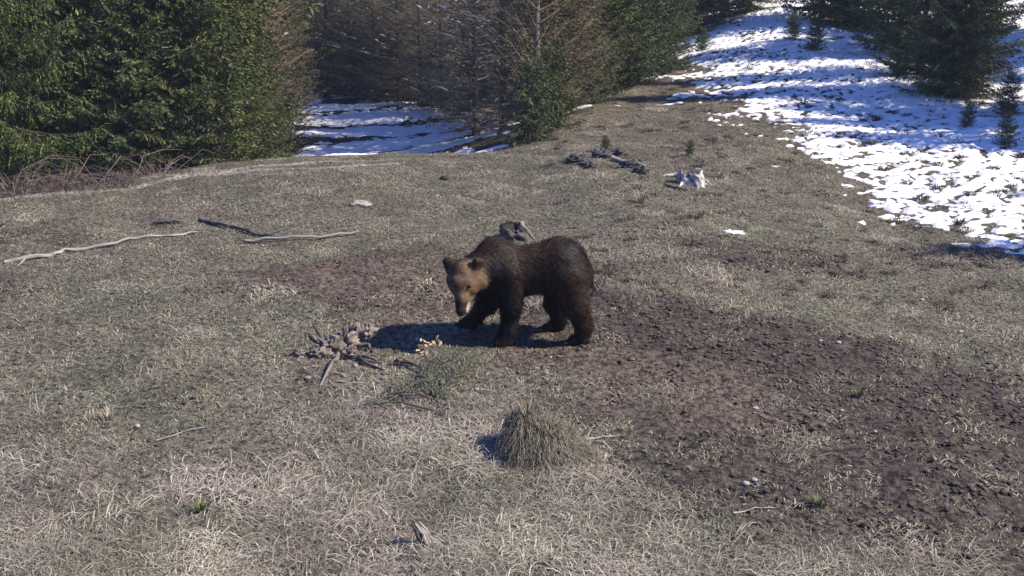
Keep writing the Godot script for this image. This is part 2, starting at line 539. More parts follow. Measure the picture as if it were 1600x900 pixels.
# ---------------------------------------------------------------- trees
# o: h height, r reach, from lowest branch, droop, curl, gap between whorls, needles 0..1, twig length, hang of the twigs, fine detail up to height, colours a b, snow share
func spruce_meshes(o: Dictionary) -> Array:
	var trunk := MB.new()
	var crown := MB.new()
	var snow := MB.new()
	var H: float = o.h
	var bark: Color = o.get("bark", Color(0.10, 0.078, 0.062))
	var pts := []
	var rad := []
	var lean := Vector3(rf(-0.02, 0.02), 0, rf(-0.02, 0.02))
	for k in 11:
		var s := k / 10.0
		pts.append(Vector3(0, -0.35, 0) + Vector3(0, (H + 0.2) * s, 0) + lean * H * s * s)
		rad.append((0.012 + 0.012 * H * o.get("girth", 1.0) * (1.0 - s)) * (1.25 if k == 0 else 1.0))
	trunk.tube(pts, rad, 9, bark, bark, 0.25, n_fine)
	var y: float = o.from
	while y < H * 0.985:
		var rel := y / H
		var nb := 5 if y < o.fine else 4
		var turn := rf(0, TAU)
		for b in nb:
			var az := turn + TAU * b / nb + rf(-0.35, 0.35)
			var L: float = o.r * pow(1.0 - rel, 0.7) * rf(0.7, 1.12)
			if y < 0.6: L *= rf(0.55, 1.0)
			if L < 0.12: continue
			var out := Vector3(cos(az), 0, sin(az))
			var side := Vector3(-sin(az), 0, cos(az))
			var dr: float = (o.droop + rf(-0.12, 0.12)) * (1.0 - rel * 0.9) - rel * 0.5
			var yb := y + rf(-0.1, 0.1)
			var org := Vector3(0, yb, 0) + lean * H * rel * rel
			var sp := []
			var sr := []
			var bend := rf(-0.15, 0.15)
			for k in 6:
				var s := k / 5.0
				sp.append(org + out * (L * s) + side * (bend * L * s * s) + Vector3.UP * (L * (-dr * s + o.curl * s * s)))
				sr.append(lerpf(0.007 * L + 0.003, 0.002, s) if o.needles >= 1.0 else lerpf(0.009 * L + 0.007, 0.004, s))
			var fine: bool = y < o.fine
			var wood: Color = (Color(0.115, 0.09, 0.074) if o.needles >= 1.0 else Color(0.23, 0.19, 0.165)) * rf(0.7, 1.4)
			wood.a = 1.0
			if fine: crown.tube(sp, sr, 3, wood, wood)
			if rng.randf() < o.snow and fine:
				for q in 2:
					var k1 := 1 + rng.randi() % 4
					var e0: Vector3 = sp[k1].lerp(sp[k1 + 1], rf(0.0, 0.3)) + Vector3(0, 0.018, 0)
					var e1: Vector3 = sp[k1].lerp(sp[k1 + 1], rf(0.5, 1.0)) + Vector3(0, 0.014, 0)
					snow.tube([e0, e0.lerp(e1, 0.5) + Vector3(0, 0.01, 0), e1], [rf(0.008, 0.02), rf(0.016, 0.034), 0.006], 5, Color(0.85, 0.86, 0.87), Color(0.85, 0.86, 0.87))
			var step: float = 0.08 if fine else 0.11
			var m := int(L / step) + 2
			if o.needles < 0.3: m = int(m * 0.55)
			for t in m:
				var s := lerpf(0.06, 1.0, (t + rng.randf()) / m)
				var fk := minf(s * 5.0, 4.999)
				var p: Vector3 = sp[int(fk)].lerp(sp[int(fk) + 1], fk - int(fk))
				for sd in [-1.0, 1.0]:
					var tl: float = o.twig * (1.15 - s * 0.65) * rf(0.6, 1.15) * minf(1.0, L + 0.3)
					var td: Vector3 = (out * rf(0.45, 0.8) + side * sd * rf(0.5, 0.95) + Vector3.UP * (-o.hang * rf(0.5, 1.3)) + rv() * 0.12).normalized()
					twig(crown, p, td, tl, o, fine, wood)
			twig(crown, sp[4], (sp[5] - sp[4]).normalized(), o.twig * 0.8, o, fine, wood)
		y += o.gap * rf(0.8, 1.2) * (1.0 if y < o.fine else 1.5)
	return [trunk.mesh(), crown.mesh(), snow.mesh() if snow.v.size() else null]
func twig(mb: MB, p: Vector3, d: Vector3, l: float, o: Dictionary, fine: bool, wood: Color) -> void:
	var nl: float = 0.085 if fine else 0.15
	var nw: float = 0.024 if fine else 0.055
	if o.needles < 1.0 and rng.randf() > o.needles:
		var sd := d.cross(Vector3(0.2, 1, 0.1)).normalized() * 0.0035
		var bent := d * l * 1.2 + Vector3(0, l * o.curl * 0.6, 0)
		mb.quad(p - sd, p + sd, p + bent + sd * 0.3, p + bent - sd * 0.3, Vector3.UP.lerp(sd.cross(d).normalized(), 0.8).normalized(), wood * 1.1, wood * 1.3)
		for k in 4:
			var q := p + bent * rf(0.3, 0.9)
			var e := (d + rv() * 0.7).normalized() * l * rf(0.3, 0.6)
			var s2 := e.cross(Vector3(0.1, 1, 0.3)).normalized() * 0.0026
			mb.tri(q - s2, q + s2, q + e, s2.cross(e).normalized(), wood * 1.1, wood * 1.35)
		return
	var m := int(l / (0.028 if fine else 0.06)) + 2
	var shade := rf(0.7, 1.25)
	var ca: Color = o.a.lerp(o.b, rng.randf()) * shade
	ca.a = 1.0
	for k in m:
		var s := (k + 0.5) / m
		var q = p + d * (l * s) + Vector3.DOWN * (0.25 * o.hang * l * s * s)
		var w := rv()
		var dir := (d * 0.75 + w * 0.62).normalized()
		var cn := ca * rf(0.8, 1.25)
		cn.a = 1.0
		mb.leaf(q, dir * nl * rf(0.7, 1.2), nw, w.cross(d) + Vector3(0.01, 0.02, 0), cn, cn)
func plant_tree(called: String, set_: Array, at: Vector3, scale: float, turn: float, crown_mat: Material, label: String, group: String) -> Node3D:
	var t := base(called, at, turn)
	t.scale = Vector3.ONE * scale
	part("trunk", set_[0], mats.bark, t)
	var c := part("crown", set_[1], crown_mat, t)
	c.set_meta("kind", "stuff")
	if set_[2]: part("snow_cap", set_[2], mats.snow, t).set_meta("kind", "stuff")
	tag(t, label, "tree", group)
	return t
func ground_point(x: float, f: float) -> Vector3:
	return Vector3(x, height(x, -f), -f)
func build_trees() -> void:
	var ga := Color(0.045, 0.066, 0.026)
	var gb := Color(0.155, 0.170, 0.085)
	var sets := []
	var proto := {"h": 9.0, "r": 1.9, "from": 0.1, "droop": 0.28, "curl": 0.25, "gap": 0.145, "needles": 1.0, "twig": 0.36, "hang": 0.35, "fine": 4.2, "a": ga, "b": gb, "snow": 0.0}
	sets.append(spruce_meshes(proto))                                                                                    # 0 dense young spruce
	sets.append(spruce_meshes(proto.merged({"h": 8.0, "r": 1.7, "droop": 0.15, "curl": 0.3, "hang": 0.15, "twig": 0.3}, true)))      # 1 perkier
	sets.append(spruce_meshes(proto.merged({"h": 12.0, "r": 2.3, "droop": 0.42, "curl": 0.3, "hang": 1.1, "gap": 0.2, "twig": 0.42, "b": Color(0.17, 0.19, 0.09)}, true)))  # 2 hanging combs
	sets.append(spruce_meshes(proto.merged({"h": 7.5, "r": 2.1, "from": 0.06, "needles": 0.06, "droop": 0.05, "curl": 0.2, "gap": 0.15, "twig": 0.5, "hang": 0.1, "snow": 0.09}, true)))   # 3 bare dead spruce
	sets.append(spruce_meshes(proto.merged({"h": 7.5, "r": 1.9, "from": 0.3, "needles": 0.4, "droop": -0.25, "curl": 0.2, "gap": 0.16, "twig": 0.46, "hang": 0.0, "a": Color(0.06, 0.065, 0.03), "b": Color(0.12, 0.12, 0.055)}, true)))   # 4 thin larch-like
	sets.append(spruce_meshes(proto.merged({"h": 2.2, "r": 0.9, "from": 0.03, "gap": 0.12, "droop": 0.05, "curl": 0.2, "twig": 0.24}, true)))   # 5 sapling
	sets.append(spruce_meshes(proto.merged({"h": 8.0, "r": 2.1, "from": 0.02, "gap": 0.15, "fine": 0.0, "snow": 0.0}, true)))  # 6 coarse, for far away and outside the frame
	sets.append(spruce_meshes(proto.merged({"h": 8.5, "r": 1.6, "from": 0.5, "needles": 0.22, "droop": -0.3, "curl": 0.25, "gap": 0.3, "twig": 0.42, "hang": 0.0, "girth": 0.65, "bark": Color(0.22, 0.195, 0.17), "a": Color(0.06, 0.065, 0.03), "b": Color(0.12, 0.12, 0.055)}, true)))   # 7 pale trunk, few limbs
	var green := []
	for k in 5: green.append(vmat(0.7, [Color(1, 1, 1), Color(0.95, 0.98, 0.93), Color(1, 0.96, 0.88), Color(0.97, 1, 0.95), Color(0.99, 1, 0.86)][k], 0.15))
	# spruces along the left edge of the wood; x, metres beyond the crest, kind, scale
	# bearing (photo column), metres ahead, kind, scale, label
	var spots := [
		[8, 18.2, 2, 0.9, "light green spruce with hanging comb-like twigs at the briars"],
		[85, 19.2, 2, 0.75, "shaded spruce with hanging twigs behind the briars"],
		[150, 19.9, 0, 0.85, "dense dark green spruce just right of the briars"],
		[215, 19.6, 1, 0.9, "bushy spruce with upturned twigs between two denser spruces"],
		[290, 20.0, 0, 0.9, "bushy olive green spruce in the middle of the sunny wood edge"],
		[345, 20.4, 1, 0.95, "fullest light green spruce of the sunny wood edge"],
		[398, 21.6, 1, 0.62, "smallest green spruce, last of the sunny edge before the track"]]
	for k in spots.size():
		var s: Array = spots[k]
		plant_tree("spruce_tree", sets[s[2]], ground_point((s[0] - 800.0) / FOCAL * s[1] * 1.03, s[1]), s[3], rf(0, TAU), green[[4, 0, 1, 3, 2, 4, 2][k]], s[4], "spruces left of the snowy track")
	for s in [[40, 21.5, 0, 1.1], [125, 22.5, 0, 1.1], [195, 23.5, 1, 1.2], [265, 24.0, 0, 1.2], [335, 25.0, 0, 1.1], [-60, 19.5, 0, 1.1], [-150, 18.5, 0, 1.1], [60, 27.0, 6, 1.5], [150, 28.0, 6, 1.5], [240, 29.0, 6, 1.5], [320, 31.0, 6, 1.5], [-40, 25.0, 6, 1.4], [380, 34.0, 6, 1.5]]:
		plant_tree("forest_tree", sets[s[2]], ground_point((s[0] - 800.0) / FOCAL * s[1] * 1.03, s[1]), s[3], rf(0, TAU), green[1], "green spruce crowding behind the sunny wood edge left of the track", "spruces behind the left edge")
	for s in [[425, 25.0, 4, 0.75, "olive brown half-bare conifer between the left spruces and the track"], [440, 31.0, 4, 0.95, "tall thin brown conifer beside the far end of the track"], [415, 29.0, 3, 0.9, "leafless grey conifer behind the olive brown one at the track"], [455, 40.0, 3, 1.1, "leafless snowy conifer at the far left corner of the track"]]:
		plant_tree("larch_tree", sets[s[2]], ground_point((s[0] - 800.0) / FOCAL * s[1] * 1.03, s[1]), s[3], rf(0, TAU), green[2], s[4], "")
	# the dark wood behind the track
	for s in [[490, 41.0, 3, 0.9], [525, 40.3, 3, 1.0], [560, 39.5, 3, 0.9], [595, 38.6, 3, 1.0], [630, 37.5, 3, 0.9], [662, 36.2, 3, 0.95], [695, 35.0, 3, 0.85], [728, 33.5, 3, 0.95], [758, 31.8, 3, 0.9], [785, 29.5, 3, 0.9], [578, 42.0, 3, 1.1], [648, 40.5, 3, 1.1], [715, 38.0, 3, 1.1]]:
		plant_tree("bare_tree", sets[s[2]], ground_point((s[0] - 800.0) / FOCAL * s[1] * 1.03, s[1]), s[3], rf(0, TAU), green[rng.randi() % 5], "bare grey spruce with snow on its twigs behind the snowy track", "bare spruces behind the track")
	for s in [[570, 40.5, 5, 1.0], [615, 39.0, 5, 0.8], [690, 36.0, 5, 1.0], [745, 32.5, 5, 0.9], [520, 41.5, 5, 0.9]]:
		plant_tree("spruce_sapling", sets[s[2]], ground_point((s[0] - 800.0) / FOCAL * s[1] * 1.03, s[1]), s[3], rf(0, TAU), green[rng.randi() % 5], "shaded spruce sapling among the bare spruces behind the track", "saplings behind the track")
	for s in [[470, 46.0, 6, 1.0], [530, 47.0, 6, 1.0], [585, 45.5, 6, 0.95], [640, 44.0, 6, 1.0], [695, 42.0, 6, 0.9], [745, 40.0, 6, 0.9], [790, 39.0, 6, 0.9], [500, 52.0, 6, 1.3], [600, 52.0, 6, 1.3], [700, 50.0, 6, 1.3], [800, 48.0, 6, 1.2], [880, 48.0, 6, 1.2], [950, 50.0, 6, 1.3], [555, 49.0, 6, 1.2], [655, 48.0, 6, 1.2], [750, 45.0, 6, 1.1]]:
		plant_tree("forest_tree", sets[s[2]], ground_point((s[0] - 800.0) / FOCAL * s[1] * 1.03, s[1]), s[3], rf(0, TAU), green[rng.randi() % 5], "tall dark spruce far back behind the snowy track", "tall spruces behind the track")
	# trees on the crest right of the track
	var right := [
		[845, 212, 0.7, 7, 0.95, "larch_tree", "thin half-bare conifer with a pale straight trunk right of the track"],
		[800, 215, 1.6, 3, 0.85, "bare_tree", "bare conifer with upswept brown twigs at the right bank of the track"],
		[770, 225, 4.0, 3, 0.95, "bare_tree", "bare conifer with brown twigs leaning over the shaded end of the track"],
		[835, 222, 0.3, 5, 0.75, "spruce_sapling", "low green spruce sapling at the foot of the pale trunk"],
		[868, 210, 0.5, 5, 0.8, "spruce_sapling", "olive spruce sapling with low boughs on the bank edge"],
		[900, 190, 1.8, 4, 0.8, "larch_tree", "greyish half-bare conifer between pale trunk and green spruces"],
		[885, 205, 3.6, 3, 0.8, "bare_tree", "brown leafless conifer behind the saplings on the bank"],
		[935, 165, 1.0, 5, 0.85, "spruce_sapling", "dark sapling over a snow remnant at the bank edge"],
		[960, 155, 1.3, 1, 0.8, "spruce_tree", "bright green spruce on the bank above the brown slope"],
		[1000, 140, 1.2, 1, 0.85, "spruce_tree", "tall fresh green spruce nearest the snowy slope"],
		[1035, 120, 1.2, 0, 0.75, "spruce_tree", "green spruce at the corner where grass meets the snow"],
		[925, 160, 3.5, 4, 0.9, "larch_tree", "thin brownish conifer behind the bright green spruces"],
		[980, 140, 4.0, 0, 1.0, "spruce_tree", "deep green spruce hidden behind the bank spruces"],
		[1050, 105, 3.0, 0, 0.9, "spruce_tree", "dark spruce behind the corner spruce by the snow"]]
	for k in right.size():
		var s: Array = right[k]
		var p := hit(s[0], s[1])
		p = ground_point(p.x - 0.12 * s[2], -p.z + s[2])
		plant_tree(s[5], sets[s[3]], p, s[4], rf(0, TAU), green[[2, 0, 3, 0, 4, 2, 1, 3, 4, 0, 1, 2, 3, 4][k]], s[6], "")
	# trees at the head of the snow field and standing in it
	var upper := [
		[1480, 150, 0.0, 0, 0.8, "dark spruce standing in the snow, largest of its clump"],
		[1450, 125, 0.6, 1, 0.75, "spruce at the left side of the clump in the snow"],
		[1515, 155, 0.4, 0, 0.65, "spruce at the right side of the clump in the snow"],
		[1425, 95, 1.2, 6, 0.85, "spruce behind the clump in the snow"],
		[1100, 55, 1.5, 0, 0.75, "green spruce at the upper left corner of the snow"],
		[1140, 40, 1.5, 1, 0.7, "light green spruce at the top edge of the snow"],
		[1185, 25, 1.5, 0, 0.7, "spruce above the top edge of the snow by a gap"],
		[1310, 45, 2.0, 6, 0.8, "dark spruce in the row above the snow, beside the gap"],
		[1350, 55, 2.0, 0, 0.8, "middle dark spruce of the row above the snow"],
		[1400, 65, 2.5, 6, 0.9, "dark spruce in the row above the snow, next to the clump"],
		[1585, 60, 2.5, 6, 0.8, "spruce beyond the snow strip right of the clump"],
		[1240, 5, 3.0, 6, 0.8, "spruce beyond the gap at the top of the snow"]]
	for k in upper.size():
		var s: Array = upper[k]
		var p := hit(s[0], s[1])
		plant_tree("spruce_tree", sets[s[3]], ground_point(p.x, -p.z + s[2]), s[4], rf(0, TAU), green[k % 4], s[5], "spruces at the top of the snow" if k in [7, 8, 9] else "")
	# wood on the hill behind and spruces outside the frame on the right whose shadows fall on the snow
	for s in [[4.5, 44, 1.1], [7.5, 49, 1.1], [10.5, 47, 1.1], [13.5, 49, 1.2], [17, 48, 1.2], [20, 46, 1.2], [6, 56, 1.3], [9.5, 58, 1.3], [13, 57, 1.3], [17, 58, 1.3], [21, 56, 1.3], [2.5, 54, 1.3], [25, 50, 1.3]]:
		plant_tree("forest_tree", sets[6], ground_point(s[0], s[1]), s[2], rf(0, TAU), green[1], "spruce of the dark wood above the snowy slope", "spruces of the wood above the snow")
	for s in [[13, 19.2, 0.85], [14, 20.8, 1.0], [15, 22.2, 1.1], [13.6, 22.0, 0.85], [16.5, 20.5, 1.1], [13.2, 15.3, 0.68], [17, 28.3, 1.25], [18, 30, 1.3], [19.5, 31.5, 1.35], [12, 12.3, 0.82], [11.6, 11.2, 0.66], [20, 25, 1.2], [22, 22, 1.3]]:
		plant_tree("forest_tree", sets[6], ground_point(s[0], s[1]), s[2], rf(0, TAU), green[1], "spruce standing right of the snowy slope", "spruces right of the snow")
	mats.sets = sets
	mats.green = green

# ---------------------------------------------------------------- animal
func net(mb: MB, bones: Array, cell: float, k: float, color: Callable) -> void:
	# tapered capsules joined by a smooth minimum, meshed as surface nets
	var lo := Vector3.ONE * 1e9
	var hi := -lo
	for b in bones:
		for e in [[b[0], b[2]], [b[1], b[3]]]:
			lo = lo.min(e[0] - Vector3.ONE * (e[1] + 0.08)); hi = hi.max(e[0] + Vector3.ONE * (e[1] + 0.08))
	var nx := int((hi.x - lo.x) / cell) + 2
	var ny := int((hi.y - lo.y) / cell) + 2
	var nz := int((hi.z - lo.z) / cell) + 2
	var acc := PackedFloat32Array(); acc.resize(nx * ny * nz)
	var reach := k * 4.0
	for b in bones:
		var pa: Vector3 = b[0]
		var pb: Vector3 = b[1]
		var ra: float = b[2]
		var rb: float = b[3]
		var m := maxf(ra, rb) + reach
		var l := (pa.min(pb) - Vector3.ONE * m - lo) / cell
		var h := (pa.max(pb) + Vector3.ONE * m - lo) / cell
		var ab := pb - pa
		var inv := 1.0 / maxf(ab.length_squared(), 1e-8)
		for z in range(maxi(0, int(l.z)), mini(nz, int(h.z) + 2)):
			for y in range(maxi(0, int(l.y)), mini(ny, int(h.y) + 2)):
				for x in range(maxi(0, int(l.x)), mini(nx, int(h.x) + 2)):
					var p := lo + Vector3(x, y, z) * cell - pa
					var t := clampf(p.dot(ab) * inv, 0.0, 1.0)
					var d := (p - ab * t).length() - lerpf(ra, rb, t)
					if d < reach: acc[(z * ny + y) * nx + x] += exp(-maxf(d, -0.4) / k)
	var ids := PackedInt32Array(); ids.resize(acc.size()); ids.fill(-1)
	var sx := 1
	var sy := nx
	var sz := nx * ny
	var corner := [0, sx, sy, sx + sy, sz, sx + sz, sy + sz, sx + sy + sz]
	var edges := [[0, 1], [2, 3], [4, 5], [6, 7], [0, 2], [1, 3], [4, 6], [5, 7], [0, 4], [1, 5], [2, 6], [3, 7]]
	for z in nz - 1:
		for y in ny - 1:
			for x in nx - 1:
				var o := (z * ny + y) * nx + x
				var cnt := 0
				for q in 8:
					if acc[o + corner[q]] > 1.0: cnt += 1
				if cnt == 0 or cnt == 8: continue
				var s := Vector3.ZERO
				var w := 0
				for e in edges:
					var f0 := log(maxf(acc[o + corner[e[0]]], 1e-3))
					var f1 := log(maxf(acc[o + corner[e[1]]], 1e-3))
					if (f0 > 0.0) != (f1 > 0.0):
						var t := f0 / (f0 - f1)
						var c0 := Vector3(e[0] & 1, (e[0] >> 1) & 1, e[0] >> 2)
						var c1 := Vector3(e[1] & 1, (e[1] >> 1) & 1, e[1] >> 2)
						s += c0.lerp(c1, t)
						w += 1
				var p := lo + (Vector3(x, y, z) + s / w) * cell
				ids[o] = mb.v.size()
				var g := Vector3(log(maxf(acc[o + sx], 1e-3)) - log(maxf(acc[o], 1e-3)), log(maxf(acc[o + sy], 1e-3)) - log(maxf(acc[o], 1e-3)), log(maxf(acc[o + sz], 1e-3)) - log(maxf(acc[o], 1e-3)))
				mb.v.append(p); mb.n.append(-g.normalized()); mb.c.append(color.call(p))
	for z in range(1, nz - 1):
		for y in range(1, ny - 1):
			for x in range(1, nx - 1):
				var o := (z * ny + y) * nx + x
				var ins := acc[o] > 1.0
				for ax in 3:
					var st: int = [sx, sy, sz][ax]
					if (acc[o + st] > 1.0) == ins: continue
					var u: int = [sy, sz, sx][ax]
					var w2: int = [sz, sx, sy][ax]
					var q := [ids[o], ids[o - u], ids[o - u - w2], ids[o - w2]]
					if q[0] < 0 or q[1] < 0 or q[2] < 0 or q[3] < 0: continue
					for t in [0, 1, 2, 0, 2, 3]: mb.i.append(q[t])
func bear_color(p: Vector3) -> Color:
	var hd: Vector3 = mats.bear_head
	var dark := Color(0.011, 0.0085, 0.0083)
	var brown := Color(0.036, 0.0220, 0.0160)
	var tan_ := Color(0.135, 0.088, 0.054)
	var e := n_fine.get_noise_3d(p.x * 3.0, p.y * 3.0, p.z * 3.0)
	var c := dark.lerp(brown, smoothstep(-0.25, 0.3, n_mid.get_noise_3d(p.x * 1.3 + 5.0, p.y * 1.3, p.z * 1.3) + 0.2 * e))
	c = c.lerp(Color(0.034, 0.029, 0.029), 0.6 * smoothstep(0.2, 0.5, n_mid.get_noise_3d(p.x * 4.0, p.y * 4.0, p.z * 4.0) + 0.2 * e))
	var d := (p - hd).length()
	c = c.lerp(tan_, 1.0 - smoothstep(0.165, 0.205, d + 0.03 * e))
	var mz: Vector3 = mats.bear_muzzle_lit
	c = c.lerp(Color(0.40, 0.32, 0.26), 0.9 * (1.0 - smoothstep(0.03, 0.062, (p - mz).length())))  # sunlit right side of the muzzle, painted pale into the fur colour
	for er in mats.bear_ears_muzzle_shade:
		c = c.lerp(Color(0.028, 0.019, 0.015), 0.9 * (1.0 - smoothstep(0.025, 0.05, (p - er).length())))
	c = c * (1.0 + 0.5 * e)
	c.a = 1.0
	return c
func build_bear() -> void:
	var P := func(px: float, py: float, f: float) -> Vector3: return at_depth(px, py, f)
	var foot := func(px: float, f: float, r: float) -> Vector3:
		var q := at_depth(px, 520, f)
		return Vector3(q.x, height(q.x, -f) + r - 0.012, -f)
	var org := ground_point(0.1, 9.4)
	mats.bear_head = P.call(728, 440, 9.1)
	mats.bear_muzzle_lit = P.call(731, 482, 9.02)
	mats.bear_ears_muzzle_shade = [P.call(696, 410, 9.13), P.call(742, 417, 9.06), P.call(716, 486, 8.97)]  # both ear insides; last point paints the muzzle's shaded left side dark
	var S := func(px: float, py: float, f: float, qx: float, qy: float, g: float, ra: float, rb: float) -> Array: return [P.call(px, py, f), P.call(qx, qy, g), ra, rb]
	var bones := [
		S.call(793, 426, 9.42, 832, 420, 9.42, 0.232, 0.208), S.call(832, 420, 9.42, 873, 416, 9.42, 0.208, 0.262),
		S.call(771, 401, 9.42, 788, 412, 9.42, 0.168, 0.17), S.call(876, 418, 9.42, 887, 428, 9.40, 0.24, 0.205),
		S.call(778, 410, 9.4, 742, 424, 9.25, 0.20, 0.145), S.call(790, 440, 9.4, 760, 440, 9.33, 0.19, 0.14),
		S.call(742, 424, 9.25, 728, 432, 9.14, 0.135, 0.11)]
	# legs: joints and radii
	var fn: Vector3 = foot.call(789, 9.2, 0.06)
	var ff: Vector3 = foot.call(733, 9.72, 0.055)
	var hn: Vector3 = foot.call(909, 9.22, 0.06)
	var hf: Vector3 = foot.call(869, 9.6, 0.055)
	bones += [[P.call(793, 432, 9.28), P.call(797, 474, 9.2), 0.15, 0.102], [P.call(797, 474, 9.2), P.call(795, 512, 9.2), 0.102, 0.08], [P.call(795, 512, 9.2), fn, 0.08, 0.068], [fn, fn + Vector3(-0.075, -0.008, 0.02), 0.068, 0.05], [fn + Vector3(0, -0.005, 0.03), fn + Vector3(-0.07, -0.01, 0.06), 0.05, 0.04]]
	bones += [[P.call(778, 440, 9.5), P.call(760, 472, 9.6), 0.16, 0.105], [P.call(760, 472, 9.6), P.call(744, 494, 9.7), 0.105, 0.072], [P.call(744, 494, 9.7), ff, 0.07, 0.062], [ff, ff + Vector3(-0.08, -0.005, 0.02), 0.06, 0.046]]
	bones += [[P.call(888, 436, 9.28), P.call(896, 474, 9.22), 0.19, 0.13], [P.call(898, 474, 9.22), P.call(912, 508, 9.22), 0.13, 0.085], [P.call(912, 508, 9.22), hn, 0.082, 0.068], [hn, hn + Vector3(-0.10, -0.008, 0.03), 0.066, 0.05]]
	bones += [[P.call(872, 440, 9.55), P.call(866, 474, 9.6), 0.16, 0.105], [P.call(866, 474, 9.6), P.call(874, 500, 9.6), 0.10, 0.072], [P.call(874, 500, 9.6), hf, 0.07, 0.06], [hf, hf + Vector3(-0.11, -0.005, 0.02), 0.058, 0.045]]
	bones += [S.call(916, 420, 9.42, 922, 440, 9.42, 0.045, 0.03)]
	for b in bones:
		b[2] -= 0.012; b[3] -= 0.012
	for k in range(7, bones.size() - 1):
		bones[k][2] -= 0.007; bones[k][3] -= 0.007
	var head := [
		S.call(725, 424, 9.15, 724, 444, 9.1, 0.105, 0.095), S.call(722, 452, 9.07, 720, 485, 8.98, 0.066, 0.043),
		S.call(728, 458, 9.12, 725, 484, 9.04, 0.065, 0.038), S.call(708, 438, 9.12, 712, 448, 9.1, 0.06, 0.055),
		S.call(745, 438, 9.14, 736, 450, 9.1, 0.082, 0.06), S.call(757, 430, 9.2, 748, 440, 9.16, 0.07, 0.07),
		S.call(725, 424, 9.15, 742, 424, 9.25, 0.1, 0.12),
		S.call(703, 422, 9.16, 696, 408, 9.14, 0.034, 0.024), S.call(707, 420, 9.16, 702, 408, 9.14, 0.03, 0.022), S.call(715, 440, 9.06, 732, 440, 9.06, 0.055, 0.055),
		S.call(739, 424, 9.10, 744, 408, 9.08, 0.036, 0.028), S.call(746, 424, 9.12, 752, 409, 9.10, 0.036, 0.026)]
	var mb := MB.new()
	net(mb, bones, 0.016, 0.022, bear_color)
	var cut := mb.v.size()
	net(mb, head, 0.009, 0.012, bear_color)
	for k in mb.v.size(): mb.v[k] -= org
	mb.smooth()
	var bear := base("bear", org)
	tag(bear, "dark brown bear with tan head lowered, standing on bare soil", "bear")
	part("body", mb.mesh(), vmat(0.75), bear)
	var fur := MB.new()
	for t in range(0, mb.i.size(), 3):
		var a := mb.v[mb.i[t]]
		var b := mb.v[mb.i[t + 1]]
		var c := mb.v[mb.i[t + 2]]
		var is_head := mb.i[t] >= cut
		var want := (b - a).cross(c - a).length() * 0.5 * (42000.0 if is_head else 21000.0)
		var cnt := int(want) + (1 if rng.randf() < fposmod(want, 1.0) else 0)
		for q in cnt:
			var u := rng.randf()
			var w := rng.randf() * (1.0 - u)
			var p := a + (b - a) * u + (c - a) * w
			var nn := mb.n[mb.i[t]]
			var flow := Vector3(0.55, -0.75, 0.0) + rv() * 0.35
			if is_head: flow = Vector3(0.5, 0.5, -0.4) + rv() * 0.4
			flow = (flow - nn * flow.dot(nn)).normalized() * 0.9 + nn * rf(0.15, 0.5)
			var l := rf(0.012, 0.024) if is_head else rf(0.03, 0.066) * (0.6 + 0.4 * smoothstep(0.05, 0.4, p.y))
			var s := flow.cross(nn).normalized() * (0.0024 if is_head else 0.005)
			var wp := Vector3(n_fine.get_noise_3d(p.x * 2.0, p.y * 2.0, p.z * 2.0), n_fine.get_noise_3d(p.x * 2.0 + 40.0, p.y * 2.0, p.z * 2.0), n_fine.get_noise_3d(p.x * 2.0, p.y * 2.0 + 40.0, p.z * 2.0)) * 0.09
			var turned := Vector3(p.x * 0.8 + p.y * 0.6, p.y * 0.8 - p.x * 0.6, p.z)
			var lq := ((turned + wp) / 0.04).round() * 0.04
			var lock := n_fine.get_noise_3d(lq.x * 9.0 + lq.y * 2.0, lq.y * 4.0, lq.z * 9.0)
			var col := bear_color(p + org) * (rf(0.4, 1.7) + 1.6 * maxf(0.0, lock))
			col.a = 1.0
			var fn2 := (nn + flow.normalized() * 0.2).normalized()
			var tip := p + flow.normalized() * l
			if not is_head:
				var pull := lq - turned - wp
				tip += Vector3(pull.x * 0.8 - pull.y * 0.6, pull.y * 0.8 + pull.x * 0.6, pull.z) * 0.6
			fur.tri(p - s - nn * 0.004, p + s - nn * 0.004, tip, fn2, col, col)
	part("fur", fur.mesh(), vmat(0.55), bear).set_meta("kind", "stuff")
	var black := vmat(0.25)
	for e in [[712, 447, 9.01], [733, 448, 9.005]]:
		var m := MB.new()
		m.lump(P.call(e[0], e[1], e[2]) - org, Vector3.ONE * 0.015, 4, 0.0, 1.0, n_big, 0.0, Color(0.012, 0.01, 0.009), 0.0)
		part("eye", m.mesh(), black, bear)
	var nm := MB.new()
	nm.lump(P.call(720, 490, 8.965) - org, Vector3(0.034, 0.024, 0.026), 5, 0.12, 1.5, n_big, 3.0, Color(0.02, 0.017, 0.016), 0.1)
	part("nose", nm.mesh(), vmat(0.4), bear)
	for f in [fn + Vector3(-0.10, -0.02, 0.03), ff + Vector3(-0.12, -0.02, 0.02), hn + Vector3(-0.14, -0.02, 0.03), hf + Vector3(-0.145, -0.02, 0.02)]:
		for q in 5:
			var m := MB.new()
			var s: Vector3 = f - org + Vector3(0.012, 0, -0.04 + 0.02 * q)
			m.tube([s, s + Vector3(-0.018, 0.004, 0.002), s + Vector3(-0.036, -0.014, 0.003)], [0.006, 0.005, 0.001], 5, Color(0.05, 0.04, 0.03), Color(0.09, 0.075, 0.06))
			part("claw", m.mesh(), black, bear)

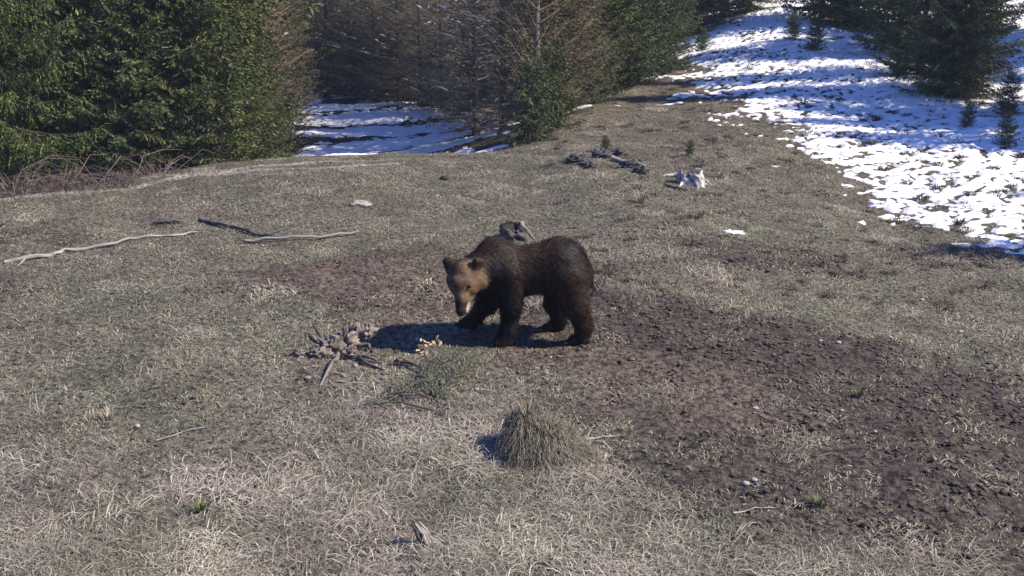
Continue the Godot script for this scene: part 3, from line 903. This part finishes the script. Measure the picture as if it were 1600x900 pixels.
# ---------------------------------------------------------------- things lying on the clearing
func lying(called: String, label: String, px: Array, r0: float, r1: float, col: Color, lift := 0.0, sides := []) -> Node3D:
	var pts := []
	for q in px:
		var p := hit(q[0], q[1])
		pts.append(p)
	var org: Vector3 = pts[0]
	var path := []
	var rad := []
	for k in pts.size() - 1:
		for j in 4:
			var s := (k + j / 4.0) / (pts.size() - 1)
			var p: Vector3 = pts[k].lerp(pts[k + 1], j / 4.0)
			p.y = height(p.x, p.z) + lerpf(r0, r1, s) * 0.7 + lift + 0.012
			path.append(p - org + rv() * r0 * 0.6)
			rad.append(lerpf(r0, r1, s) * rf(0.85, 1.15))
	path.append(pts[pts.size() - 1] - org + Vector3(0, r1 + lift + 0.012, 0)); rad.append(r1 * 0.6)
	var t := base(called, org)
	var mb := MB.new()
	mb.tube(path, rad, 8, col, col * Color(1.1, 1.1, 1.1, 1), 0.35, n_fine)
	part("stem", mb.mesh(), mats.wood, t)
	for s in sides:
		var a: Vector3 = path[int(s[0] * (path.size() - 1))]
		var b := hit(s[1], s[2]) - org + Vector3(0, s[3], 0)
		var m2 := MB.new()
		m2.tube([a, a.lerp(b, 0.5) + rv() * 0.02, b], [r0 * 0.45, r0 * 0.33, 0.004], 6, col, col, 0.3, n_fine)
		part("side_twig", m2.mesh(), mats.wood, t)
	tag(t, label, "branch")
	return t
func stump_shape(r: float, h: float, roots: int, flare: float, jag: float, lean: Vector3, col: Color, inner: Color, off: float) -> MB:
	var mb := MB.new()
	var rows := 12
	var cols := 40
	for a in rows + 1:
		var s := float(a) / rows
		for b in cols:
			var t := TAU * b / cols
			var lobe := pow(0.5 + 0.5 * cos(t * roots + off + sin(t * 2.0 + off) * 0.8), 2.0)
			var rr := r * (1.0 + flare * lobe * pow(1.0 - s, 3.0) + 0.16 * (lobe - 0.5))
			var top := h * (1.0 + jag * n_big.get_noise_2d(cos(t) * 9.0 + off, sin(t) * 9.0) * 2.0)
			var p := Vector3(cos(t) * rr, s * top - 0.06, sin(t) * rr) + lean * s * h
			var e := n_fine.get_noise_3d(t * 4.0 + off, s * 0.6, off) + 0.5 * n_fine.get_noise_3d(t * 12.0, s * 0.9, off)
			p += Vector3(cos(t), 0, sin(t)) * e * r * 0.22
			mb.v.append(p); mb.n.append(Vector3(cos(t), 0.2, sin(t)))
			var cc := col * clampf(1.0 + 2.2 * e, 0.2, 1.35); cc.a = 1.0
			mb.c.append(cc)
	for a in rows:
		for b in cols:
			var e0 := a * cols + b
			var e1 := a * cols + (b + 1) % cols
			for q in [e0, e1, e1 + cols, e0, e1 + cols, e0 + cols]: mb.i.append(q)
	# hollow top
	var k0 := mb.v.size()
	for ring in 3:
		for b in cols:
			var t := TAU * b / cols
			var edge := mb.v[rows * cols + b]
			var p := edge.lerp(Vector3(0, h * 0.84, 0) + lean * h * 0.9, [0.12, 0.5, 0.95][ring])
			p.y += n_big.get_noise_2d(t * 20.0, ring * 30.0 + off) * h * 0.2
			mb.v.append(p); mb.n.append(Vector3.UP)
			var cc := inner * rf(0.6, 1.3); cc.a = 1.0
			mb.c.append(cc)
	for ring in 3:
		for b in cols:
			var e0 := (rows * cols if ring == 0 else k0 + (ring - 1) * cols) + b
			var e1 := (rows * cols if ring == 0 else k0 + (ring - 1) * cols) + (b + 1) % cols
			var f0 := k0 + ring * cols + b
			var f1 := k0 + ring * cols + (b + 1) % cols
			for q in [e0, e1, f1, e0, f1, f0]: mb.i.append(q)
	mb.smooth()
	return mb
func root(parent: Node3D, org: Vector3, pts: Array, r0: float, r1: float, col: Color, called := "root") -> void:
	var path := []
	var rad := []
	for k in pts.size():
		var p: Vector3 = pts[k]
		path.append(p - org)
		rad.append(lerpf(r0, r1, float(k) / (pts.size() - 1)))
	var fine := []
	var fr := []
	for k in path.size() - 1:
		for j in 3:
			fine.append(path[k].lerp(path[k + 1], j / 3.0) + rv() * r0 * 0.35); fr.append(lerpf(rad[k], rad[k + 1], j / 3.0))
	fine.append(path[path.size() - 1]); fr.append(r1)
	var mb := MB.new()
	mb.tube(fine, fr, 8, col, col, 0.4, n_fine)
	part(called, mb.mesh(), mats.wood, parent)
func build_props() -> void:
	var grey := Color(0.27, 0.245, 0.225)
	var dark := Color(0.13, 0.115, 0.105)
	lying("fallen_branch", "long crooked pale grey branch lying alone on the grass", [[8, 412], [75, 403], [100, 394], [170, 386], [212, 374], [262, 371], [309, 365]], 0.024, 0.012, grey, 0.0, [[0.12, 28, 417, 0.01]])
	lying("fallen_branch", "dark weathered branch lying behind the pale straight branch", [[312, 345], [345, 354], [400, 369], [440, 374]], 0.026, 0.016, dark, 0.0, [[0.75, 451, 359, 0.03], [0.5, 392, 366, 0.06]])
	lying("fallen_branch", "straight pale grey branch lying at the edge of the soil", [[383, 381], [440, 377], [500, 375], [562, 366]], 0.02, 0.013, grey, 0.02, [[0.1, 372, 373, 0.02]])
	lying("fallen_branch", "short thick dark stick lying above the crooked pale branch", [[238, 350], [262, 349], [283, 350]], 0.022, 0.018, dark)
	lying("fallen_branch", "thin dark twig standing out of the grass left of all branches", [[6, 357], [16, 349], [26, 342]], 0.012, 0.006, dark, 0.05)
	lying("fallen_branch", "slim pale stick on the soil right of the grass tussock", [[916, 690], [940, 686], [966, 684]], 0.007, 0.004, Color(0.42, 0.37, 0.31))
	lying("fallen_branch", "slim bent stick lying in the foreground turf", [[1145, 806], [1180, 797], [1215, 797]], 0.006, 0.003, Color(0.34, 0.3, 0.25))
	lying("fallen_branch", "dark arched twig on the ground between rotten stump and green bough", [[615, 571], [640, 572], [662, 585]], 0.014, 0.008, Color(0.06, 0.05, 0.045), 0.02)
	lying("fallen_branch", "thin dark pole lying on the brown slope before the white stump", [[1040, 291], [1058, 296], [1075, 300]], 0.02, 0.014, dark)
	lying("fallen_branch", "thin pale stalk lying in the left foreground straw", [[245, 692], [290, 676], [330, 668]], 0.006, 0.003, grey)
	lying("fallen_branch", "pale stalk across the straw below the grass tussock", [[700, 735], [725, 728], [748, 727]], 0.008, 0.005, grey)

	# weathered white stump on the brown slope
	var p := hit(1082, 289)
	p.z -= 0.1
	p.y = height(p.x, p.z)
	var t := base("tree_stump", p)
	var white := Color(0.43, 0.41, 0.395)
	part("stump_body", stump_shape(0.18, 0.25, 5, 0.8, 0.09, Vector3(-0.08, 0, -0.05), white, Color(0.10, 0.085, 0.08), 1.3).mesh(), mats.wood, t)
	for q in [[[1092, 277], [1100, 284], [1112, 290], [1127, 294]], [[1085, 283], [1088, 290], [1091, 296]], [[1070, 280], [1066, 287], [1061, 292]], [[1066, 272], [1054, 274], [1036, 275]]]:
		var pts := []
		for k in q.size():
			var g := hit(q[k][0], q[k][1])
			if k == 0: g = p.lerp(g, 0.7) + Vector3(0, 0.06, 0)
			elif k == 1: g.y += 0.012
			pts.append(g)
		root(t, p, pts, 0.05, 0.012, white * rf(0.7, 1.1))
	tag(t, "bleached white tree stump with spreading roots on the brown slope", "stump")
	# dark stump behind the bear
	p = hit(806, 374)
	t = base("tree_stump", p)
	part("stump_body", stump_shape(0.18, 0.22, 4, 0.5, 0.10, Vector3(-0.12, 0, -0.1), Color(0.105, 0.095, 0.083), Color(0.035, 0.03, 0.028), 4.1).mesh(), mats.wood, t)
	root(t, p, [p + Vector3(0.05, 0.2, 0.02), p + Vector3(0.13, 0.12, 0.05), p + Vector3(0.22, 0.02, 0.06)], 0.04, 0.015, Color(0.2, 0.185, 0.17), "splinter")
	tag(t, "dark broken stump rising just behind the bear's back", "stump")
	# rotten root stock left of the shadow
	p = hit(545, 552)
	t = base("rotten_stump", p)
	var brown := Color(0.19, 0.155, 0.135)
	var mb := MB.new()
	for q in [[500, 558, 0.05, 0.08], [518, 550, 0.075, 0.09], [538, 545, 0.09, 0.10], [556, 534, 0.085, 0.09], [574, 524, 0.06, 0.075], [545, 560, 0.05, 0.09], [466, 556, 0.035, 0.045]]:
		var g := hit(q[0], q[1]) - p
		mb.lump(g + Vector3(0, q[2] * 0.6, 0), Vector3(q[3] * rf(0.9, 1.3), q[2] * 1.1, q[3] * rf(0.6, 0.9)), 9, 0.95, 2.4, n_mid, rf(0, 90), brown * rf(0.5, 1.2), 0.9)
	mb.smooth()
	part("stump_body", mb.mesh(), mats.wood, t)
	for q in [[[548, 540, 0.12], [565, 526, 0.13], [586, 516, 0.06]], [[530, 545, 0.1], [505, 540, 0.1], [490, 521, 0.16]], [[520, 553, 0.06], [490, 553, 0.05], [458, 556, 0.03]], [[530, 563, 0.1], [516, 578, 0.05], [500, 603, 0.0]], [[555, 555, 0.08], [570, 572, 0.06], [598, 580, 0.03]], [[560, 545, 0.09], [575, 546, 0.06], [583, 552, 0.02]], [[560, 560, 0.06], [580, 565, 0.06], [596, 572, 0.04]]]:
		var pts := []
		for w in q:
			var g := hit(w[0], w[1]); g.y += w[2] * 0.55
			pts.append(g)
		root(t, p, pts, rf(0.016, 0.032), 0.009, brown * rf(0.3, 1.0))
	for k in 26:
		var g := hit(rf(470, 605), rf(520, 600)) - p
		var fm := MB.new()
		fm.lump(g + Vector3(0, 0.01, 0), Vector3(rf(0.012, 0.04), rf(0.006, 0.014), rf(0.01, 0.022)), 3, 0.7, 1.8, n_mid, rf(0, 90), brown * rf(0.4, 1.7), 0.5)
		part("wood_fragment", fm.mesh(), mats.wood, t)
	tag(t, "rotten brown root stock lying at the tip of the bear's shadow", "stump")
	# splintered stake in the foreground
	p = hit(660, 852)
	t = base("broken_stake", p)
	for q in 5:
		var pts := []
		var o := Vector3(-0.03 + 0.018 * q, 0, rf(-0.02, 0.02))
		pts.append(p + o + Vector3(0.035, -0.03, 0.02))
		pts.append(p + o * 0.8 + Vector3(0.0, 0.08, 0))
		pts.append(p + o * 0.6 + Vector3(-0.045, rf(0.13, 0.19), -0.02))
		root(t, p, pts, 0.017, 0.006, [Color(0.07, 0.06, 0.06), Color(0.09, 0.08, 0.075), Color(0.3, 0.27, 0.24), Color(0.36, 0.33, 0.29), Color(0.28, 0.25, 0.22)][q], "splinter")
	tag(t, "small splintered dark stake leaning in the foreground straw", "stump")

	# boulders and a rotten log on the slope behind the bear
	for s in [[903, 256, 0.13, "dark rock at the left end of the rock line below the spruces"], [922, 262, 0.09, "small dark rock beside the leftmost rock of the line"], [940, 247, 0.12, "dark rock with a pale top in the middle of the rock line"], [968, 242, 0.10, "rock at the upper right of the rock line"], [984, 262, 0.11, "low grey rock beside the rotten log"], [1002, 270, 0.10, "small rock at the right end of the rock line"]]:
		var q := hit(s[0], s[1])
		var m := MB.new()
		m.lump(Vector3(0, s[2] * 0.3, 0), Vector3(s[2] * rf(1.0, 1.4), s[2] * 0.8, s[2]), 9, 0.6, 1.7, n_mid, rf(0, 99), Color(0.075, 0.072, 0.075), 0.9)
		m.smooth()
		var o := part("rock", m.mesh(), mats.stone, self)
		o.position = q
		tag(o, s[3], "rock", "rocks in a line below the spruces")
	lying("rotten_log", "short rotten grey log between the rocks below the spruces", [[958, 252], [985, 258], [1010, 268]], 0.05, 0.035, Color(0.22, 0.2, 0.19))
	var m3 := MB.new()
	m3.lump(Vector3(0, 0.02, 0), Vector3(0.14, 0.05, 0.10), 7, 0.55, 1.6, n_mid, 12.0, Color(0.33, 0.29, 0.235), 0.4)
	m3.smooth()
	var mo := part("stone", m3.mesh(), mats.stone, self)
	mo.position = hit(562, 322)
	tag(mo, "low pale tan stone in the turf beyond the branches", "stone")
	m3 = MB.new()
	m3.lump(Vector3(0, 0.02, 0), Vector3(0.07, 0.045, 0.05), 5, 0.4, 1.2, n_mid, 22.0, Color(0.05, 0.042, 0.04), 0.25)
	mo = part("stone", m3.mesh(), mats.stone, self)
	mo.position = hit(694, 281)
	tag(mo, "single dark stone in the turf near the forest track", "stone")
	for s in [[1150, 366, 0.1], [1137, 364, 0.06], [1323, 292, 0.09], [1368, 324, 0.1], [1222, 219, 0.1], [1540, 372, 0.12], [1600, 372, 0.1]]:
		var m := MB.new()
		m.lump(Vector3.ZERO, Vector3(s[2], 0.025, s[2] * 0.6), 6, 0.7, 1.8, n_mid, rf(0, 99), Color(0.84, 0.85, 0.86), 0.03)
		m.smooth()
		var o := part("snow_remnant", m.mesh(), mats.snow, self)
		o.position = hit(s[0], s[1]) + Vector3(0, 0.012, 0)
		tag(o, "tiny melting patch of snow on the brown slope", "snow", "snow remnants on the brown slope")
	for s in [[1315, 643], [1367, 676], [1310, 537], [1378, 438], [1282, 534], [990, 300], [655, 742], [215, 668], [600, 700], [410, 385], [95, 380], [1180, 640], [1178, 752], [1165, 758], [745, 610], [1440, 470], [1500, 520], [1268, 470], [860, 560], [1005, 880]]:
		var m := MB.new()
		var r := rf(0.011, 0.02)
		m.lump(Vector3(0, r * 0.4, 0), Vector3(r * 1.3, r * 0.8, r), 3, 0.4, 1.4, n_mid, rf(0, 99), Color(0.36, 0.34, 0.32), 0.3)
		var o := part("pebble", m.mesh(), mats.stone, self)
		o.position = hit(s[0], s[1]) + Vector3(0, 0.004, 0)
		tag(o, "small pale pebble lying on the clearing", "stone", "pale pebbles strewn on the clearing")

	# grass tussock in the foreground
	p = hit(830, 712)
	p.z -= 0.12
	p.y = height(p.x, p.z)
	t = base("grass_tussock", p)
	var mound := MB.new()
	mound.lump(Vector3(0.02, 0.02, 0), Vector3(0.22, 0.19, 0.2), 9, 0.3, 1.2, n_mid, 60.0, Color(0.07, 0.06, 0.045), 0.4)
	mound.smooth()
	part("mound", mound.mesh(), mats.stone, t)
	var bl := MB.new()
	for k in 6500:
		var a := rf(0, TAU)
		var rr := sqrt(rng.randf())
		var dir := Vector3(cos(a), 0, sin(a))
		var hub: Array = [[-0.04, 0.24, -0.03], [0.10, 0.18, 0.02], [0.05, 0.14, 0.13], [-0.08, 0.15, 0.08], [0.2, 0.09, 0.08], [0.02, 0.22, -0.08], [0.26, 0.04, 0.0]][rng.randi() % 5]
		var st := Vector3(hub[0], hub[1] - rr * rr * 0.1, hub[2]) + dir * (rr * 0.14)
		var reach := rf(0.03, 0.22) * (0.6 if dir.x < -0.3 else 1.15)
		var up := rf(-0.03, 0.075) * (1.2 - rr)
		var fan := (dir + rv() * 1.2 + Vector3(0.35, 0, 0.2)).normalized()
		var q := st + fan * reach * 0.5 + Vector3(0, up, 0) + rv() * 0.02
		var e := st + fan * reach * 1.1 + Vector3(0, up - rf(0.04, 0.28), 0) + rv() * 0.03
		e.y = maxf(e.y, 0.0)
		var col: Color = [Color(0.28, 0.245, 0.185), Color(0.22, 0.205, 0.15), Color(0.15, 0.15, 0.095), Color(0.36, 0.32, 0.255), Color(0.15, 0.12, 0.095)][rng.randi() % 5] * rf(0.4, 1.1)
		col.a = 1.0
		bl.blade(st, q, e, rf(0.003, 0.006), col, col)
	part("blades", bl.mesh(), mats.leaf, t).set_meta("kind", "stuff")
	tag(t, "low domed tussock of matted dry brown grass in the foreground", "grass tussock")
	# small fresh tufts
	for s in [[312, 800, 0.1, 70, "fresh green grass tuft in the foreground straw", "grass_tuft"], [170, 655, 0.09, 40, "pale upright straw tuft left of the green tuft", "grass_tuft"], [1340, 620, 0.08, 50, "small yellow green tuft on the dark soil", "grass_tuft"], [1280, 790, 0.07, 60, "low green tuft in the right foreground turf", "grass_tuft"], [1000, 318, 0.16, 90, "rusty dry tuft below the white stump", "grass_tuft"]]:
		var m := MB.new()
		for k in s[3]:
			var a := rf(0, TAU)
			var d := Vector3(cos(a), 0, sin(a))
			var st := d * rf(0, 0.05)
			var l: float = s[2] * rf(0.5, 1.3)
			var pale: bool = "pale" in s[4] or "rusty" in s[4]
			var col: Color = (Color(0.4, 0.33, 0.25) if pale else Color(0.15, 0.175, 0.085)) * rf(0.6, 1.3)
			col.a = 1.0
			m.blade(st, st + d * l * 0.25 + Vector3(0, l * 0.7, 0), st + d * l * rf(0.4, 0.9) + Vector3(0, l * rf(0.7, 1.1), 0), 0.006, col, col)
		var o := part(s[5], m.mesh(), mats.leaf, self)
		o.position = hit(s[0], s[1])
		tag(o, s[4], "grass")
	# evergreen bough and yellow leaved twig beside it
	p = hit(680, 640)
	t = base("green_bough", p)
	var look := {"needles": 1.0, "a": Color(0.10, 0.11, 0.075), "b": Color(0.22, 0.23, 0.16), "hang": 0.1, "curl": 0.0}
	var tips := [[668, 642, 0.01, 742, 566, 0.05], [650, 606, 0.01, 716, 562, 0.06], [672, 625, 0.01, 725, 585, 0.05], [604, 628, 0.01, 690, 598, 0.05], [690, 612, 0.0, 640, 622, 0.03], [692, 656, 0.0, 662, 590, 0.06], [690, 618, 0.02, 575, 640, 0.01], [655, 590, 0.01, 700, 560, 0.07], [640, 640, 0.0, 612, 606, 0.04], [700, 640, 0.01, 680, 580, 0.05], [690, 648, 0.02, 566, 636, 0.02], [660, 600, 0.02, 600, 612, 0.03], [685, 632, 0.03, 590, 628, 0.05]]
	for s in tips:
		var a := hit(s[0], s[1]) + Vector3(0, s[2], 0)
		var b := hit(s[3], s[4]) + Vector3(0, s[5], 0)
		var m := MB.new()
		var mid := a.lerp(b, 0.5) + Vector3(0, 0.05, 0) + rv() * 0.03
		m.tube([a - p, mid - p, b - p], [0.011, 0.009, 0.004], 5, Color(0.10, 0.083, 0.07), Color(0.13, 0.105, 0.085))
		var o := part("stem", m.mesh(), mats.wood, t)
		var nd := MB.new()
		var L := a.distance_to(b)
		var dead: bool = s[3] < 620
		for k in int(L / 0.010):
			var u := rf(0.15, 1.0)
			var c := (a.lerp(mid, u * 2.0) if u < 0.5 else mid.lerp(b, u * 2.0 - 1.0)) - p
			var d := ((b - a).normalized() * 0.7 + rv() * Vector3(0.8, 0.3, 0.8) + Vector3(0, 0.12, 0)).normalized()
			if dead and rng.randf() < 0.75: continue
			for j in 9:
				var w := rv()
				var cc: Color = look.a.lerp(look.b, rng.randf()); cc.a = 1.0
				nd.leaf(c + d * 0.012 * j, (d * 0.8 + w * 0.6).normalized() * rf(0.02, 0.036), 0.0065, w.cross(d) + Vector3(0.001, 0.002, 0), cc, cc)
		if nd.v.size(): part("needles", nd.mesh(), mats.leaf, o).set_meta("kind", "stuff")
	tag(t, "fallen blue green conifer bough lying between bear and tussock", "branch")
	p = hit(668, 575)
	t = base("leafy_twig", p)
	var m4 := MB.new()
	m4.tube([Vector3.ZERO, Vector3(-0.02, 0.12, 0.0), Vector3(-0.03, 0.24, 0.01)], [0.006, 0.005, 0.003], 5, Color(0.1, 0.08, 0.06), Color(0.14, 0.1, 0.07))
	part("stem", m4.mesh(), mats.wood, t)
	for k in 18:
		var m := MB.new()
		var c := Vector3(-0.02 + rf(-0.06, 0.18), rf(0.12, 0.28), rf(-0.05, 0.05))
		m.leaf(c, (rv() + Vector3(0, -0.3, 0)).normalized() * 0.05, 0.034, rv(), Color(0.55, 0.38, 0.22), Color(0.62, 0.42, 0.27))
		part("leaf", m.mesh(), mats.leaf, t)
	tag(t, "upright twig with withered orange leaves beside the bear's shadow", "plant")
	# sapling on the brown slope, saplings and dark tufts in the snow
	for s in [[1078, 243, 0.13, "tiny green conifer seedling above the white stump"], [946, 238, 0.14, "dark conifer seedling among the line of rocks"]]:
		plant_tree("conifer_seedling", mats.sets[5], hit(s[0], s[1]), s[2], rf(0, 6), mats.green[0], s[3], "").set_meta("category", "plant")
	for s in [[1573, 180, 0.36, "round dark sapling right of the spruce clump in the snow"], [1511, 200, 0.2, "slim sapling in the snow below the spruce clump"], [1569, 228, 0.24, "bushy sapling in the snow near the shadow edge"], [1238, 62, 0.3, "low dark sapling near the head of the snow"], [1273, 78, 0.36, "larger dark sapling near the head of the snow"], [1098, 80, 0.26, "dark sapling at the corner of the snow by the green spruces"], [1402, 120, 0.3, "sapling at the sunlit strip left of the spruce clump"]]:
		plant_tree("spruce_sapling", mats.sets[5], hit(s[0], s[1]), s[2] * 1.2, rf(0, 6), mats.green[3], s[3], "")
	for s in [[1362, 226, 0.16], [1498, 248, 0.12], [1467, 260, 0.12], [1553, 266, 0.13], [1464, 297, 0.16], [1515, 306, 0.12], [1569, 301, 0.1], [1255, 164, 0.18], [1371, 188, 0.15], [1395, 177, 0.14], [1344, 110, 0.16], [1313, 62, 0.18], [1595, 246, 0.15], [1440, 312, 0.14], [1420, 290, 0.13], [1380, 268, 0.14], [1300, 64, 0.16], [1350, 190, 0.12], [1500, 350, 0.12], [1540, 335, 0.1]]:
		var m := MB.new()
		for k in 60:
			var a := rf(0, TAU)
			var d := Vector3(cos(a), 0, sin(a))
			var l: float = s[2] * rf(0.5, 1.2)
			var col := Color(0.085, 0.06, 0.045) * rf(0.6, 1.7)
			col.a = 1.0
			var st := d * rf(0.0, s[2] * 0.7)
			m.blade(st, st + d * l * 0.3 + Vector3(0, l * 0.45, 0), st + d * l * rf(0.4, 0.9) + Vector3(0, l * rf(0.2, 0.7), 0), 0.016, col, col)
		var o := part("heath_tuft", m.mesh(), mats.leaf, self)
		o.position = hit(s[0], s[1])
		tag(o, "dark brown heath tuft sticking out of the snow", "plant", "dark tufts in the snow")
	# briars before the left spruces
	for s in [[20, 285], [60, 280], [100, 276], [140, 272], [180, 268], [215, 264], [40, 268], [120, 262], [85, 268], [165, 262], [250, 262], [0, 280]]:
		var bx: float = (s[0] - 800.0) / FOCAL * 1.03 * 16.2
		bx = (s[0] - 800.0) / FOCAL * 1.03 * crest_at(bx)
		p = ground_point(bx, crest_at(bx) + rf(-0.1, 0.4))
		var m := MB.new()
		var big := rf(0.5, 1.25)
		for k in 24:
			var a := rf(0, TAU)
			var d := Vector3(cos(a), 0, sin(a))
			var l := rf(0.15, 0.6) * big
			if k < 3: l = rf(0.6, 1.2) * big
			var col := Color(0.15, 0.112, 0.10) * rf(0.4, 1.9)
			col.a = 1.0
			var st := d * rf(0, 0.25)
			var q1 := st + d * l * 0.3 + Vector3(0, l * rf(0.25, 0.5), 0) + rv() * 0.05
			var q2 := st + d * l * 0.75 + Vector3(0, l * rf(0.15, 0.6), 0) + rv() * 0.08
			m.tube([st, q1, q2, q2 + d * l * 0.5 + Vector3(0, -l * rf(0.0, 0.4), 0)], [0.006, 0.005, 0.004, 0.002], 3, col, col)
			for j in 6:
				var c := (st.lerp(q1, rng.randf()) if rng.randf() < 0.4 else q1.lerp(q2, rng.randf()))
				var e := (rv() + d * 0.4).normalized() * rf(0.05, 0.18)
				m.tri(c, c + Vector3(0.005, 0.004, 0.004), c + e, Vector3(0, 0.7, 0.7), col, col)
		var o := part("briar_bush", m.mesh(), mats.leaf, self)
		o.position = p - Vector3(0, 0.03, 0)
		tag(o, "tangled leafless purple brown briar below the left spruces", "bush", "briars below the left spruces")

func _ready() -> void:
	# camera, sky, sun, exposure
	var cam := Camera3D.new()
	cam.name = "camera"
	cam.position = CAM
	cam.rotation_degrees = Vector3(PITCH, 0, 0)
	cam.fov = rad_to_deg(2.0 * atan(450.0 / FOCAL))
	cam.near = 0.1
	cam.far = 400.0
	add_child(cam)
	cam.current = true
	var env := Environment.new()
	var sky := Sky.new()
	var sm := ProceduralSkyMaterial.new()
	sm.sky_top_color = Color(0.20, 0.34, 0.64)
	sm.sky_horizon_color = Color(0.56, 0.67, 0.82)
	sm.sky_curve = 0.12
	sm.ground_bottom_color = Color(0.25, 0.23, 0.2)
	sm.ground_horizon_color = Color(0.45, 0.48, 0.5)
	sky.sky_material = sm
	env.background_mode = Environment.BG_SKY
	env.sky = sky
	env.background_energy_multiplier = 0.9
	env.tonemap_mode = Environment.TONE_MAPPER_LINEAR
	env.tonemap_exposure = 2.0
	env.fog_enabled = true
	env.fog_density = 0.001
	env.fog_light_color = Color(0.72, 0.78, 0.88)
	env.sdfgi_enabled = true
	env.ssao_enabled = true
	env.ssil_enabled = true
	var we := WorldEnvironment.new()
	we.name = "environment"
	we.environment = env
	add_child(we)
	var sun := DirectionalLight3D.new()
	sun.name = "sun"
	sun.light_energy = 1.35
	sun.light_color = Color(1.0, 0.965, 0.91)
	sun.light_angular_distance = 0.5
	sun.shadow_enabled = true
	add_child(sun)
	sun.look_at_from_position(Vector3(10.9, 10, 1.6), Vector3.ZERO, Vector3.UP)

	rng.seed = 77
	n_big.seed = 1; n_big.frequency = 0.17; n_big.fractal_octaves = 2
	n_mid.seed = 2; n_mid.frequency = 0.9; n_mid.fractal_octaves = 2
	n_fine.seed = 3; n_fine.frequency = 5.0; n_fine.fractal_octaves = 3
	n_patch.seed = 4; n_patch.frequency = 0.55; n_patch.fractal_octaves = 4
	n_edge.seed = 5; n_edge.frequency = 0.7; n_edge.fractal_octaves = 3
	n_pit.seed = 6; n_pit.frequency = 3.6; n_pit.noise_type = FastNoiseLite.TYPE_CELLULAR
	n_pit.cellular_return_type = FastNoiseLite.RETURN_DISTANCE
	mats.bark = vmat(0.9); mats.snow = vmat(0.6); mats.wood = vmat(0.85); mats.stone = vmat(0.9); mats.leaf = vmat(0.8, Color.WHITE, 0.12)
	for q in [[1078, 60], [1082, 98], [1125, 148], [1195, 185], [1285, 238], [1365, 285], [1400, 318], [1450, 345], [1545, 368], [1600, 392], [1700, 430]]:
		var p := hit(q[0], q[1])
		snow_line.append(Vector2(p.x, -p.z))
	snow_line[0] = Vector2(snow_line[1].x + 1.2, snow_line[1].y + 14.0)
	for q in [[170, 285], [330, 273], [480, 263], [625, 254]]:
		var p := hit(q[0], q[1])
		track_line.append(Vector2(p.x, -p.z))
	for q in [[462, 232], [470, 190], [485, 158], [560, 152], [640, 165], [720, 190], [790, 205], [800, 231]]:
		var p := at_depth(q[0], q[1], 10.0)
		var r := ray(q[0], q[1])
		var tt := (-1.65 - CAM.y) / r.y
		road_poly.append(Vector2((CAM + r * tt).x, -(CAM + r * tt).z))
	road_poly.append(Vector2(0.9, 20.3)); road_poly.append(Vector2(-2.2, 19.2)); road_poly.append(Vector2(-5.0, 18.0))
	for q in [[690, 440, 2.1, 1.5, 0.0, 0.8, false], [560, 428, 1.6, 1.05, 0.0, 0.95, true], [720, 420, 1.4, 0.9, 0.0, 0.9, true], [500, 460, 1.1, 0.5, 0.0, 0.5, false], [1000, 500, 1.5, 1.0, 0.3, 1.0, false], [1250, 560, 1.7, 1.3, 0.5, 1.1, false], [1480, 640, 1.6, 1.5, 0.5, 1.2, false], [1060, 610, 1.1, 0.85, 0.6, 0.9, true], [900, 560, 1.0, 0.4, 0.2, 0.8, true], [1150, 720, 1.6, 0.9, 0.5, 0.72, false], [1500, 780, 1.4, 1.0, 0.4, 0.85, false], [1180, 395, 1.1, 0.7, 0.0, 0.75, false], [40, 375, 0.9, 0.5, 0.0, 0.6, false], [1480, 400, 1.2, 0.5, 0.2, 0.5, false], [20, 452, 0.3, 0.15, 0.0, 0.9, false], [690, 500, 1.0, 0.6, 0.0, 0.6, true]]:
		soils.append({"p": hit(q[0], q[1]), "rx": q[2], "rz": q[3], "turn": q[4], "amount": q[5], "red": q[6]})
	build_ground()
	print("ground ", Time.get_ticks_msec())
	build_snow()
	print("snow ", Time.get_ticks_msec())
	build_trees()
	print("trees ", Time.get_ticks_msec())
	build_bear()
	print("bear ", Time.get_ticks_msec())
	build_props()
	build_cover()
	print("cover ", Time.get_ticks_msec())
